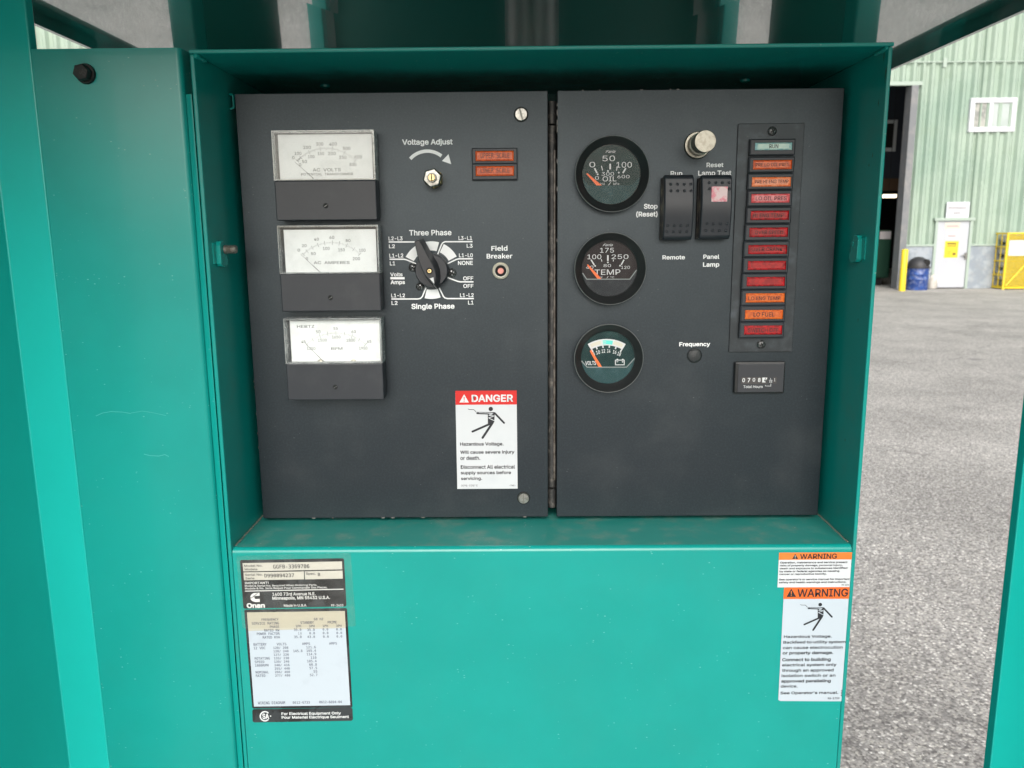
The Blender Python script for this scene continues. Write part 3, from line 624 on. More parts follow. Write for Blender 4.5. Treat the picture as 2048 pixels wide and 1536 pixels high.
# ---- stickers on the front panel
YS = yp - .0003
def sheetq(mb, Z, pts, y, mi=0): mb.flat([XZ(Z, a, b, y) for a, b in pts], y, mi)
def rounded(Z, TL, TR, BR, BL, r_, y):
    c = [XZ(Z, *p_, y) for p_ in (TL, TR, BR, BL)]; out = []
    for i in range(4):
        p = Vector(c[i]); a = (Vector(c[i - 1]) - p).normalized(); b = (Vector(c[(i + 1) % 4]) - p).normalized(); o_ = p + (a + b) * r_
        for k in range(6):
            t = k * math.pi / 2 / 5; v = o_ - (b * math.cos(t) + a * math.sin(t)) * r_ ; out.append(tuple(v))
    return out
N1 = Zm(460, 1100, 7.877); N2 = Zm(460, 1220, 6.4)
st = MB(); st.flat(rounded(N1, (155, 158), (1795, 130), (1835, 888), (212, 925), .0016, YS), YS)
s1_ = obj('name_plate', st, M_labelblack, gen); lab(s1_, 'black name plate sticker with model and serial boxes')
mb = MB(); y1 = YS - .0001
for pts in ([(198, 207), (1765, 179), (1770, 305), (210, 338)], [(212, 353), (1163, 337), (1166, 462), (220, 478)], [(1176, 337), (1773, 323), (1778, 451), (1182, 463)]): sheetq(mb, N1, pts, y1)
obj('white_boxes', mb, M_cream, s1_)
mb = MB(); y2 = YS - .0002
def T1(b_, box, key='sans', bold=.0, **k): text(mb, b_, box, N1, y2, key, max(bold, .02), rot=.6, **k)
T1('Model No.', (225, 230, 512, 266), bold=.012); T1('Modele', (230, 287, 433, 322), bold=.012); T1('GGFB-3369706', (678, 228, 1250, 290), 'mono')
T1('Serial No.', (235, 371, 512, 407), bold=.012); T1('Serie', (242, 428, 385, 463), bold=.012); T1('D990894237', (542, 372, 1010, 430), 'mono')
T1('Spec.', (1195, 353, 1352, 400), bold=.012); T1('B', (1383, 360, 1420, 410), 'mono')
T1('IMPORTANT!', (230, 500, 608, 536), bold=.035, mi=1); T1('Model & Serial No. Required When Ordering Parts.', (233, 541, 1372, 581), mi=1); T1('Modele & No. Serie Requis Pour Commander Des Pieces.', (236, 579, 1535, 622), mi=1)
sheetq(mb, N1, [(235, 641), (1788, 610), (1788, 624), (235, 655)], y2, 1)
T1('1400 73rd Avenue N.E.', (667, 667, 1347, 718), bold=.03, mi=1); T1('Minneapolis, MN 55432 U.S.A.', (667, 727, 1575, 790), bold=.03, mi=1)
T1('Made in U.S.A', (848, 852, 1203, 892), bold=.03, mi=1); T1('99-2433', (1592, 853, 1785, 889), bold=.02, mi=1); T1('Onan', (262, 835, 550, 914), bold=.07, mi=1)
# C shaped emblem with its slanting cut
for pts in ([(370, 680), (465, 672), (466, 722), (440, 722), (405, 722)], [(405, 722), (370, 680), (345, 695), (325, 720), (318, 745), (345, 752)],
            [(322, 765), (352, 738), (385, 745), (392, 765), (405, 774)], [(322, 765), (405, 774), (468, 768), (470, 818), (400, 820), (355, 806), (332, 786)]): sheetq(mb, N1, pts, y2 - .00002, 1)
mbx = MB(); sheetq(mbx, N1, [(330, 757), (434, 676), (441, 681), (337, 763)], y2 - .00006); obj('emblem_cut', mbx, M_labelblack, s1_)
obj('lettering', mb, [M_ink, M_white], s1_)
st = MB(); st.flat(rounded(N1, (222, 940), (1843, 914), (1929, 2484), (351, 2499), .0016, YS), YS)
s2_ = obj('rating_plate', st, M_labelblack, gen); lab(s2_, 'white data table sticker with a black border and yellowed top')
mb = MB(); sheetq(mb, N2, [(235, 268), (1480, 230), (1540, 1218), (307, 1236)], y1); sheetq(mb, N2, [(217, 30), (1470, 12), (1480, 229.5), (235, 267.5)], y1, 1)
obj('paper', mb, [M_labelgrey, M_yellowed], s2_)
mb = MB()
def T2(b_, box, key='mono'): text(mb, b_, box, N2, y2, key, .022, rot=.6)
for a in (('FREQUENCY', 403, 107, 622, 140), ('60 HZ', 1073, 100, 1195, 132), ('SERVICE RATING', 277, 153, 627, 187), ('STANDBY', 902, 143, 1073, 178), ('PRIME', 1250, 140, 1367, 173), ('PHASE', 510, 198, 630, 230), ('1PH', 840, 190, 910, 222), ('3PH', 1010, 190, 1083, 222), ('1PH', 1185, 188, 1255, 218), ('3PH', 1357, 187, 1428, 217), ('RATED KW', 437, 243, 633, 275), ('35.0', 817, 235, 913, 268), ('35.0', 987, 235, 1085, 268), ('0.0', 1185, 233, 1258, 263), ('0.0', 1358, 232, 1432, 262), ('POWER FACTOR', 343, 287, 637, 320), ('1.0', 873, 283, 915, 315), ('0.8', 1015, 282, 1088, 312), ('0.0', 1187, 278, 1260, 310), ('0.0', 1362, 278, 1435, 308), ('RATED KVA', 418, 333, 640, 365), ('35.0', 820, 328, 917, 360), ('43.8', 990, 327, 1088, 358), ('0.0', 1190, 325, 1265, 355), ('0.0', 1363, 323, 1437, 353), ('BATTERY', 300, 423, 468, 457), ('VOLTS', 597, 420, 722, 452), ('AMPS', 922, 415, 1025, 447), ('AMPS', 1268, 412, 1370, 443), ('12 VDC', 303, 470, 452, 503), ('145.8', 810, 508, 928, 540), ('ROTATING', 315, 603, 510, 635), ('SPEED', 317, 648, 440, 680), ('1800RPM', 320, 693, 493, 725), ('NOMINAL', 327, 780, 497, 812), ('RATED', 330, 825, 453, 857), ('WIRING DIAGRAM', 358, 1170, 705, 1207), ('0612-6733', 802, 1167, 1022, 1200), ('0612-6694-04', 1142, 1160, 1433, 1193)): T2(a[0], a[1:])
for i, (t1_, t2_) in enumerate((('120/ 208', '121.6'), ('120/ 240', '105.4'), ('127/ 220', '114.9'), ('133/ 230', '110'), ('139/ 240', '105.4'), ('240/ 416', '60.8'), ('255/ 440', '57.5'), ('266/ 460', '55'), ('277/ 480', '52.7'))):
    yy = 468 + i * 44.4; T2(t1_, (554 + i * 3, yy, 747 + i * 3, yy + 32)); xr_ = 1099 + i * 2.6; T2(t2_, (xr_ - len(t2_) * 24.5, yy - 8, xr_, yy + 24))
obj('lettering', mb, M_softink, s2_)
st = MB(); st.flat(rounded(N2, (285, 1270), (1567, 1250), (1573, 1417), (290, 1440), .0018, YS), YS); s3_ = obj('approval_plate', st, M_labelblack, gen); lab(s3_, 'black approval sticker at the foot of the data table')
mb = MB(); text(mb, 'For Electrical Equipment Only', (658, 1305, 1420, 1350), N2, y2, bold=.035, rot=.5); text(mb, 'Pour Material Electrique Seulment', (660, 1352, 1523, 1396), N2, y2, bold=.035, rot=.5)
def arcpts(Z, cx_, cy_, r_, a0, a1, n, y):
    return [XZ(Z, cx_ + r_ * math.sin(R(a0 + (a1 - a0) * i / n)), cy_ - r_ * math.cos(R(a0 + (a1 - a0) * i / n)), y) for i in range(n + 1)]
mb.stroke(arcpts(N2, 447, 1360, 59, 55, 318 - 12, 24, y2) and arcpts(N2, 447, 1360, 59, 48, 48 - 276, 24, y2), zlen(N2, 447, 1360, 17, y2), y2)
text(mb, 'SA', (414, 1325, 500, 1397), N2, y2, bold=.05)
mb.disc(*XZ(N2, 519, 1358, y2), zlen(N2, 519, 1358, 9, y2), y2); obj('lettering', mb, M_white, s3_)
# clear tape over the name plate
mb = MB(); mb.flat(rounded(N1, (90, 85), (1905, 40), (1975, 1205), (1190, 1215), .001, YS)[:0] + rounded(N1, (95, 90), (1900, 45), (1985, 1200), (200, 1240), .0015, YS - .0004), YS - .0004); obj('clear_tape', mb, M_film, gen)

W1 = Zm(1540, 1090, 8.533); W2 = Zm(1540, 1250, 9.033)
def figure(mb, Z, k, y, pt):
    """falling pictogram; pt maps the danger label's own units to zoom units, k = unit scale"""
    def cap(a, b, wd, yy=0): mb.stroke([XZ(Z, *pt(*a), y), XZ(Z, *pt(*b), y)], zlen(Z, *pt(*a), wd * k, y), y - yy, 0, True)
    mb.disc(*XZ(Z, *pt(502, 263), y), zlen(Z, *pt(502, 263), 24 * k, y), y)
    wp = [(252, 262), (266, 269), (290, 269), (314, 269), (328, 281), (342, 298)]
    mb.stroke([XZ(Z, *pt(*p_), y) for p_ in wp], zlen(Z, *pt(300, 270), 6 * k, y), y)
    cap((352, 312), (470, 316), 16, 1e-5); cap((348, 299), (545, 303), 7, 2e-5)
    mb.flat([XZ(Z, *pt(*p_), y) for p_ in ((470, 300), (545, 297), (542, 405), (512, 437), (470, 432))], y)
    cap((546, 309), (648, 416), 21, 3e-5); cap((497, 425), (302, 511), 23, 4e-5); cap((522, 415), (413, 579), 25, 5e-5)
def zigzag(mb, Z, k, y, pt):
    for a, b, wd in (((372, 304), (480, 309), 5), ((480, 309), (528, 312), 9), ((528, 312), (480, 333), 9), ((480, 333), (540, 340), 8), ((540, 340), (478, 361), 7), ((478, 361), (545, 394), 7)):
        mb.stroke([XZ(Z, *pt(*a), y), XZ(Z, *pt(*b), y)], zlen(Z, *pt(*a), wd * k, y), y)
def tri(mb, Z, x0_, y0_, x1_, y1_, y, mi, mi2):
    mb.flat([XZ(Z, (x0_ + x1_) / 2, y0_, y), XZ(Z, x1_, y1_, y), XZ(Z, x0_, y1_, y)], y, mi)
    h = y1_ - y0_; c = (x0_ + x1_) / 2; b = (x1_ - x0_) * .055
    mb.flat([XZ(Z, c - b, y0_ + h * .32, y), XZ(Z, c + b, y0_ + h * .32, y), XZ(Z, c + b * .5, y0_ + h * .72, y), XZ(Z, c - b * .5, y0_ + h * .72, y)], y - .00005, mi2)
    mb.disc(*XZ(Z, c, y0_ + h * .84, y), zlen(Z, c, y0_, b, y), y - .00005, mi2)
mb = MB(); sheetq(mb, W1, [(155, 131), (1428, 123), (1388, 717), (127, 724)], YS); l1 = obj('warning_label', mb, M_label, gen); lab(l1, 'small white and orange warning label, upper of the pair')
mb = MB(); sheetq(mb, W1, [(155, 131), (1428, 123), (1420, 246), (151, 255)], y1); obj('header', mb, M_orange, l1)
mb = MB(); tri(mb, W1, 378, 150, 482, 239, y2, 0, 1); text(mb, 'WARNING', (513, 148, 1143, 238), W1, y2, bold=.03, rot=.3)
for b_, *bx in (('Operation, maintenance and service present', 172, 280, 1322, 320), ('risks of property damage, personal injury,', 168, 330, 1240, 370), ('death and exposure to substances identified', 165, 380, 1320, 419), ('by state or federal agencies as causing', 163, 430, 1183, 470), ('cancer or reproductive toxicity.', 160, 479, 970, 518), ("See operator's or service manual for important", 155, 568, 1360, 608), ('safety and health warnings and instructions.', 153, 619, 1303, 658), ('98-6676', 1222, 668, 1352, 693)): text(mb, b_, bx, W1, y2, bold=.035, rot=.2)
obj('lettering', mb, [M_ink, M_label], l1)
mb = MB(); mb.flat([XZ(W1, 240, 726, YS), XZ(W1, 1388, 718, YS), XZ(W2, 1318, 1378, YS), XZ(W2, 185, 1372, YS), XZ(W2, 150, 1352, YS)], YS - .00005); l2 = obj('warning_label', mb, M_labelgrey, gen); lab(l2, 'tall white and orange warning label with a shocked figure, lower of the pair')
mb = MB(); sheetq(mb, W1, [(240, 726), (1388, 718), (1372, 918), (228, 922)], y1); obj('header', mb, mat('deep_orange_print', (.66, .12, .018), .4), l2)
mb = MB(); tri(mb, W1, 282, 742, 445, 886, y2, 0, 1); text(mb, 'WARNING', (468, 748, 1333, 884), W1, y2, bold=.025, rot=.3)
for b_, *bx in (('Hazardous Voltage.', 250, 182, 1117, 245), ('Backfeed to utility system', 240, 278, 1365, 347), ('can cause electrocution', 235, 378, 1313, 433), ('or property damage.', 228, 474, 1143, 543), ('Connect to building', 220, 593, 1097, 668), ('electrical system only', 218, 692, 1203, 758), ('through an approved', 217, 790, 1150, 858), ('isolation switch or an', 208, 885, 1183, 940), ('approved paralleling', 203, 982, 1098, 1052), ('device.', 195, 1078, 500, 1132), ("See Operator's manual.", 188, 1198, 1233, 1262), ('98-5759', 1040, 1307, 1255, 1343)): text(mb, b_, bx, W2, y2, bold=.035, rot=.3)
for a in ((1297, 1188), (1293, 1228), (1290, 1270)): mb.disc(*XZ(W2, *a, y2), zlen(W2, *a, 13, y2), y2)
obj('lettering', mb, [M_ink, M_orange], l2)
fk = 1.325; fpt = lambda a, b: (858 + (a - 502) * 1.36, 1017 + (b - 263) * 1.37)
mb = MB(); figure(mb, W1, fk, y2, fpt); pg = obj('pictogram', mb, M_ink, l2)
mb = MB(); zigzag(mb, W1, fk, y2 - .0001, fpt); obj('bolt_mark', mb, M_labelgrey, l2)

# ================================================================== CONTROL PANELS
zt_, zb_ = 1.6 + .11656, 1.6 - .24972
LX0, LX1, RX0, RX1 = -.23155, .02602, .03373, .26845
lp = empty('control_panel', ((LX0 + LX1) / 2, .01, zb_)); tag(lp, 'left black control panel with three white meters, rotary selector and red danger label', 'control panel')
rp = empty('control_panel', ((RX0 + RX1) / 2, .01, zb_)); tag(rp, 'right black control panel with three round gauges, rocker switches and column of lamps', 'control panel')
for P_, xa, xb in ((lp, LX0, LX1), (rp, RX0, RX1)):
    mb = MB(); mb.box(xa, xb, 0, .022, zb_, zt_); obj('face_plate', mb, M_black, P_, bevel=.0006)
# worn bright paint chips along edges
M_chip = mat('bare_metal_chip', (.15, .145, .14), .5, metal=.3)
mb = MB(); r_ = random.Random(8)
for i in range(7):
    zz = zt_ - r_.random() * .12; h_ = r_.uniform(.001, .006); mb.box(RX0 - .0004, RX0 + .0004, -.0003, .004, zz - h_, zz)
for i in range(5):
    xx = r_.uniform(.05, .25); mb.box(xx, xx + r_.uniform(.001, .002), -.0002, .002, zt_ - .0006, zt_ + .0004)
obj('paint_chips', mb, M_chip, rp)
mb = MB()
for i in range(6):
    xx = r_.uniform(LX0 + .03, LX1); mb.box(xx, xx + r_.uniform(.001, .004), -.0002, .002, zb_ - .0004, zb_ + .0005)
for i in range(5):
    zz = r_.uniform(zb_ + .05, zb_ + .13); mb.box(LX0 - .0002, LX0 + .0003, -.0002, .003, zz, zz + r_.uniform(.0006, .0015))
obj('paint_chips', mb, M_chip, lp)
# hinge between the panels
hx = (LX1 + RX0) / 2; hg = empty('hinge', (hx, .008, U(1105, 1015, .004).z)); tag(hg, 'long worn black piano hinge between the two control panels', 'hinge')
def hz(py): return U(1105, py, .004).z
for a, b_ in ((202, 247), (251, 975), (979, 1016)):
    mb = MB(); mb.lathe((hx - .0002, .008, hz(b_)), [(.0037, 0), (.0037, hz(a) - hz(b_))], 20, 'Z'); obj('knuckle', mb, M_hinge, hg, smooth=40)
mb = MB(); mb.lathe((hx + .0019, .0052, hz(960)), [(.0013, 0), (.0013, hz(300) - hz(960))], 10, 'Z'); obj('hinge_pin', mb, M_hingerod, hg, smooth=40)
mb = MB(); mb.box(hx - .0037, hx + .0037, .0115, .0135, hz(1014), hz(204)); obj('hinge_leaf', mb, M_hinge, hg)

# ---- analog meters
def meter(name, Zq, front, split, dial, texts, arc, majors, minor, minor_sub, needle, hole, label, posts=False):
    YM = -.0195
    TL, TR, BR, BL = [U(*p_, YM) for p_ in front]
    x0 = (TL.x + BL.x) / 2; x1 = (TR.x + BR.x) / 2; z1 = (TL.z + TR.z) / 2; z0 = (BL.z + BR.z) / 2; zs = U(front[0][0] + 90, split, YM).z
    root = empty('analog_meter', ((x0 + x1) / 2, 0, (z0 + z1) / 2)); root.parent = lp; root.location = WORLD[root.name] - WORLD[lp.name]; lab(root, label)
    mb = MB(); mb.box(x0, x1, YM, -.0035, z0, zs - .0003)
    o = obj('cover', mb, M_plastic, root, bevel=.0008)
    mb = MB(); mb.box(x0 + .004, x1 + .0006 - .001, -.0034, 0, z0 + .003, z1 - .006); obj('base', mb, M_void, root)
    mb = MB(); mb.box(x0 + .002, x1 - .002, -.0055, -.0036, zs, z1 - .002); obj('back_plate', mb, mat('dark_meter_interior', (.10, .11, .13), .5), root)
    t = .0016
    mb = MB(); mb.box(x0, x1, YM, YM + .0012, zs, z1); obj('lens', mb, M_acryl, root, bevel=.0003)
    mb = MB(); ye = -.0036
    mb.box(x0, x0 + t, YM + .0013, ye, zs, z1); mb.box(x1 - t, x1, YM + .0013, ye, zs, z1); mb.box(x0 + t, x1 - t, YM + .0013, ye, z1 - t, z1); mb.box(x0 + t, x1 - t, YM + .0013, ye, zs, zs + t * .6)
    # moulded rim on the front face
    e = .0009
    for (xa, xb, za, zb2) in ((x0, x1, z1 - e, z1), (x0, x1, zs, zs + e), (x0, x0 + e, zs + e, z1 - e), (x1 - e, x1, zs + e, z1 - e)): mb.box(xa, xb, YM - .0004, YM - .0001, za, zb2)
    obj('lens_rim', mb, M_acryledge, root)
    YD = -.0125; c = [XZ(Zq, *p_, YD) for p_ in dial]; mb = MB()
    dx0 = (c[0][0] + c[3][0]) / 2; dx1 = (c[1][0] + c[2][0]) / 2; dz1 = (c[0][1] + c[1][1]) / 2
    mb.box(dx0, dx1, YD, YD + .0008, zs + .0008, dz1); obj('dial_plate', mb, M_dial, root)
    mb = MB(); ya = YD - .0001
    for b_, *bx in texts:
        wide = b_.isalpha() or ' ' in b_
        text(mb, b_, bx, Zq, ya, bold=.01)
    ccx, ccy, cr = arc
    def tick(ang, r0, r1, wd):
        a = XZ(Zq, ccx + r0 * math.sin(R(ang)), ccy - r0 * math.cos(R(ang)), ya); b = XZ(Zq, ccx + r1 * math.sin(R(ang)), ccy - r1 * math.cos(R(ang)), ya); mb.stroke([a, b], wd * 1.4, ya)
    for a in majors: tick(a, cr - 32, cr + 30, .00022)
    for i in range(len(majors) - 1):
        for k in range(1, minor):
            a = majors[i] + (majors[i + 1] - majors[i]) * k / minor; l = 24 if (minor_sub and k % minor_sub == 0) else 10; tick(a, cr - l, cr + 10, .00015)
    obj('scale_print', mb, M_greyprint, root)
    mb = MB(); yn = YD - .0022; a, b = XZ(Zq, *needle[0], yn), XZ(Zq, *needle[1], yn); mid = (a[0] + (b[0] - a[0]) * .62, a[1] + (b[1] - a[1]) * .62)
    mb.stroke([a, b], .00022, yn); mb.stroke([mid, b], .00042, yn - .0001); obj('needle', mb, M_ink, root)
    if posts:
        for hxp in (738, 1220):
            mb = MB(); q_ = U(*Zq(hxp, 822), YD - .001); mb.lathe((q_.x, YD - .0002, q_.z - .001), [(.0026, 0), (.0026, -.0010), (.0012, -.0018), (0, -.0019)], 20); obj('dial_screw', mb, M_nickel, root, smooth=50)
    q_ = U(*Zq(*hole), YM); mb = MB(); mb.disc(q_.x, q_.z, .0021, YM - .0002); sc_ = obj('zero_adjuster', mb, M_void, root)
    mb = MB(); mb.stroke([(q_.x - .0012, q_.z - .0009), (q_.x + .0016, q_.z + .0009)],   .0004, YM - .0004); obj('adjuster_slot', mb, M_darkmetal, root)
ZA = Zm(520, 230, 6.982); ZB_ = Zm(530, 430, 7.315); ZC = Zm(540, 610, 7.315)
meter('volts', ZA, ((542.6, 260.5), (748.5, 260), (753.4, 440.3), (552.6, 440.6)), 360.3, ((245, 268), (1555, 268), (1583, 905), (283, 905)),
      [('0', 450, 575, 482, 617), ('100', 483, 513, 578, 558), ('200', 605, 430, 710, 475), ('300', 782, 382, 882, 427), ('400', 968, 382, 1073, 427), ('500', 1157, 443, 1262, 488), ('600', 1318, 562, 1423, 607), ('0', 543, 675, 577, 713), ('50', 587, 628, 655, 672), ('100', 670, 560, 762, 603), ('150', 807, 515, 895, 560), ('200', 952, 515, 1057, 560), ('250', 1107, 568, 1208, 613), ('300', 1243, 668, 1347, 713), ('AC  VOLTS', 737, 742, 1128, 788), ('POTENTIAL  TRANSFORMER', 573, 808, 1297, 843)],
      (925, 1016, 552), [-47, -40, -25.6, -8.8, 8.8, 27.4, 47], 10, 5, ((487, 655), (748, 888)), (918, 1267), 'top meter reading AC volts')
meter('amps', ZB_, ((553.5, 450.6), (757.5, 450.2), (760.6, 622.6), (564.4, 622.9)), 547, ((270, 210), (1615, 210), (1643, 848), (308, 848)),
      [('0', 477, 493, 512, 535), ('20', 540, 427, 608, 470), ('40', 718, 333, 787, 375), ('60', 943, 305, 1013, 350), ('80', 1180, 352, 1250, 395), ('100', 1377, 493, 1470, 537), ('0', 597, 617, 630, 658), ('50', 673, 543, 742, 587), ('100', 848, 467, 945, 512), ('150', 1072, 487, 1167, 532), ('200', 1283, 617, 1390, 662), ('AC  AMPERES', 713, 675, 1237, 718)],
      (975, 990, 587), [-45, -38, -29, -20, -10, 1, 11, 22, 33.5, 44.5], 5, 0, ((520, 572), (810, 840)), (958, 1210), 'middle meter reading AC amperes')
meter('hertz', ZC, ((566.7, 636.2), (761.5, 637), (768, 799.6), (575.5, 800.3)), 726.8, ((287, 225), (1600, 225), (1617, 825), (320, 825)),
      [('HERTZ', 395, 293, 650, 335), ('45', 457, 515, 520, 557), ('50', 670, 370, 738, 415), ('55', 928, 322, 993, 363), ('60', 1190, 368, 1256, 412), ('65', 1420, 512, 1482, 555), ('1350', 540, 613, 665, 657), ('1500', 703, 492, 830, 537), ('1650', 908, 448, 1032, 490), ('1800', 1117, 492, 1247, 537), ('1950', 1303, 610, 1425, 653), ('RPM', 893, 617, 1060, 657)],
      (965, 1051, 641), [-42, -32, -21.5, -11, 0, 11, 21.5, 32, 42.5], 6, 0, ((525, 570), (795, 838)), (955, 1200), 'bottom meter reading hertz and RPM', True)

# ---- printing on the left panel
YP = -.0003
ZV = Zm(770, 190, 6.0235); ZS = Zm(760, 440, 6.606)
mb = MB(); text(mb, 'Voltage Adjust', (207, 530, 815, 617), ZV, YP, bold=.035)
pts = [XZ(ZV, 510 + 273 * math.sin(R(a)), 949 - 273 * math.cos(R(a)), YP) for a in [-49 + i * 4.6 for i in range(20)]]
mb.stroke(pts, zlen(ZV, 500, 700, 40, YP), YP); mb.flat([XZ(ZV, 765, 712, YP), XZ(ZV, 797, 833, YP), XZ(ZV, 686, 795, YP)], YP - .00005)
obj('voltage_adjust_print', mb, M_print, lp)
mb = MB()
for b_, *bx in (('Three Phase', 385, 130, 945, 205), ('L2-L3', 113, 217, 298, 270), ('L2', 118, 322, 197, 373), ('L1-L2', 124, 443, 308, 497), ('L1', 130, 547, 200, 600), ('Volts', 135, 695, 298, 745), ('Amps', 140, 795, 330, 861), ('L1-L2', 148, 972, 330, 1022), ('L2', 152, 1070, 232, 1122), ('Single Phase', 415, 1103, 985, 1193), ('L3-L1', 1037, 212, 1217, 265), ('L3', 1145, 315, 1224, 367), ('L1-L0', 1043, 440, 1227, 493), ('NONE', 1030, 540, 1227, 595), ('OFF', 1098, 745, 1233, 797), ('OFF', 1100, 845, 1235, 897), ('L1-L2', 1057, 967, 1237, 1020), ('L1', 1163, 1065, 1236, 1117)): text(mb, b_, bx, ZS, YP, bold=.035)
def ln(*pts, wd=17): mb.stroke([XZ(ZS, *p_, YP) for p_ in pts], zlen(ZS, *pts[0], wd, YP), YP)
ln((115, 290), (520, 290)); ln((125, 518), (315, 518), (345, 524), (475, 576)); ln((137, 769), (325, 769), wd=30)
ln((150, 1044), (500, 1043), (535, 1036), (560, 1010), (607, 895)); ln((1222, 286), (860, 287), (830, 300), (812, 325), (762, 455)); ln((1228, 512), (1040, 513), (1010, 520), (890, 577))
ln((1235, 817), (1060, 817), (1020, 808), (960, 785), (895, 760)); ln((1240, 1038), (890, 1038), (855, 1028), (835, 1005), (782, 895))
for a0, a1 in ((-62.7, -30), (-15.7, 15.6), (25.5, 61.7), (161.2, 193.4)):
    n = 10; ou = [XZ(ZS, 678 + 381 * math.sin(R(a0 + (a1 - a0) * i / n)), 662 - 381 * math.cos(R(a0 + (a1 - a0) * i / n)), YP) for i in range(n + 1)]
    inn = [XZ(ZS, 678 + 260 * math.sin(R(a0 + (a1 - a0) * i / n)), 662 - 260 * math.cos(R(a0 + (a1 - a0) * i / n)), YP) for i in range(n + 1)]
    for i in range(n): mb.flat([ou[i], ou[i + 1], inn[i + 1], inn[i]], YP)
obj('selector_print', mb, M_print, lp)
mb = MB(); text(mb, 'Field', (1470, 338, 1685, 407), ZS, YP, 'alt', bold=.035); text(mb, 'Breaker', (1408, 440, 1750, 510), ZS, YP, bold=.035); obj('breaker_print', mb, M_print, lp)

# ---- voltage adjust nut
def sub(name, loc, parent, label=None):
    e = empty(name, loc); e.parent = parent; e.location = Vector(loc) - WORLD[parent.name]
    if label: lab(e, label)
    return e
q = U(867, 357.5, -.004); c0 = Vector((q.x, 0, q.z)); s_ = pxs(860, 355)
na = sub('voltage_adjuster', c0, lp, 'slotted brass shaft locked by two hex nuts')
mb = MB(); mb.lathe(c0, [(19.5 * s_, 0), (19.5 * s_, -.0065), (17.5 * s_, -.0078), (9 * s_, -.0079)], 6, a0=.55); obj('hex_nut', mb, M_brass, na, bevel=.0003)
mb = MB(); mb.lathe(c0 + Vector((0, -.0085, 0)), [(18 * s_, 0), (19 * s_, -.001), (19 * s_, -.0058), (17 * s_, -.0068), (9 * s_, -.0069)], 6, a0=.25); obj('hex_nut', mb, M_zinc, na, bevel=.0003)
mb = MB(); mb.lathe(c0, [(9.2 * s_, -.006), (9.2 * s_, -.0172), (8 * s_, -.0182), (7.2 * s_, -.0182), (7.2 * s_, -.0168), (0, -.0168)], 24); obj('bushing', mb, M_zinc, na, smooth=30)
mb = MB(); mb.lathe(c0, [(6.8 * s_, -.0166), (6.8 * s_, -.0192), (6 * s_, -.0198), (0, -.0198)], 24); sh = obj('shaft', mb, M_brass, na, smooth=30)
mb = MB(); mb.box(c0.x - .0004, c0.x + .0004, -.0200, -.01985, c0.z - 6 * s_, c0.z + 6 * s_); obj('shaft_slot', mb, M_dark, na)

# ---- lamp units
def ring(mb, x0, x1, z0, z1, ix0, ix1, iz0, iz1, yb, yf, yi, ch=.0012):
    o = [(x0, z0), (x1, z0), (x1, z1), (x0, z1)]; c = [(x0 + ch, z0 + ch), (x1 - ch, z0 + ch), (x1 - ch, z1 - ch), (x0 + ch, z1 - ch)]; i_ = [(ix0, iz0), (ix1, iz0), (ix1, iz1), (ix0, iz1)]
    v = [(x_, yb, z_) for x_, z_ in o] + [(x_, yf + ch * .7, z_) for x_, z_ in o] + [(x_, yf, z_) for x_, z_ in c] + [(x_, yf, z_) for x_, z_ in i_] + [(x_, yi, z_) for x_, z_ in i_]
    fs = []
    for l in range(4):
        for k in range(4): k2 = (k + 1) % 4; fs.append((l * 4 + k, l * 4 + k2, l * 4 + 4 + k2, l * 4 + 4 + k))
    fs.append((16, 17, 18, 19)); mb.add(v, fs)
def lens(mb, x0, x1, z0, z1, y, ch=.0011):
    v = [(x0, y + .003, z0), (x1, y + .003, z0), (x1, y + .003, z1), (x0, y + .003, z1), (x0, y, z0), (x1, y, z0), (x1, y, z1), (x0, y, z1), (x0 + ch, y - .0005, z0 + ch), (x1 - ch, y - .0005, z0 + ch), (x1 - ch, y - .0005, z1 - ch), (x0 + ch, y - .0005, z1 - ch)]
    fs = []
    for l in range(2):
        for k in range(4): k2 = (k + 1) % 4; fs.append((l * 4 + k, l * 4 + k2, l * 4 + 4 + k2, l * 4 + 4 + k))
    fs.append((8, 9, 10, 11)); mb.add(v, fs)
Y_ = -.0045
p0, p1 = U(943.4, 296.4, Y_), U(1035, 359, Y_)
tl = sub('scale_lamp_unit', ((p0.x + p1.x) / 2, 0, p1.z), lp, 'black framed pair of orange scale lamps')
mb = MB(); l_ = [(950.4, 301.8, 1028, 322.2), (950.8, 332.2, 1028.6, 352)]; r0 = [U(a[0], a[1], Y_) for a in l_]; r1 = [U(a[2], a[3], Y_) for a in l_]
zm = (r1[0].z + r0[1].z) / 2
mb.box(p0.x, p1.x, -.0028, 0, p1.z, p0.z)
ring(mb, p0.x, p1.x, zm, p0.z, r0[0].x, r1[0].x, r1[0].z, r0[0].z, -.003, Y_, -.003, .0007); ring(mb, p0.x, p1.x, p1.z, zm, r0[1].x, r1[1].x, r1[1].z, r0[1].z, -.003, Y_, -.003, .0007)
obj('frame', mb, M_plastic, tl)
for i, tx in enumerate(('UPPER SCALE', 'LOWER SCALE')):
    mb = MB(); e = .0003; lens(mb, r0[i].x + e, r1[i].x - e, r1[i].z + e, r0[i].z - e, -.0052); lo = obj('lamp_lens', mb, M_lorange, tl)
mb = MB(); text(mb, 'UPPER SCALE', (961, 305.8, 1019, 316.2), None, -.0059, 'mono', .01); text(mb, 'LOWER SCALE', (961, 335.8, 1019, 345.5), None, -.0059, 'mono', .01); obj('lettering', mb, mat('dark_brown_print', (.16, .05, .03), .6), tl)
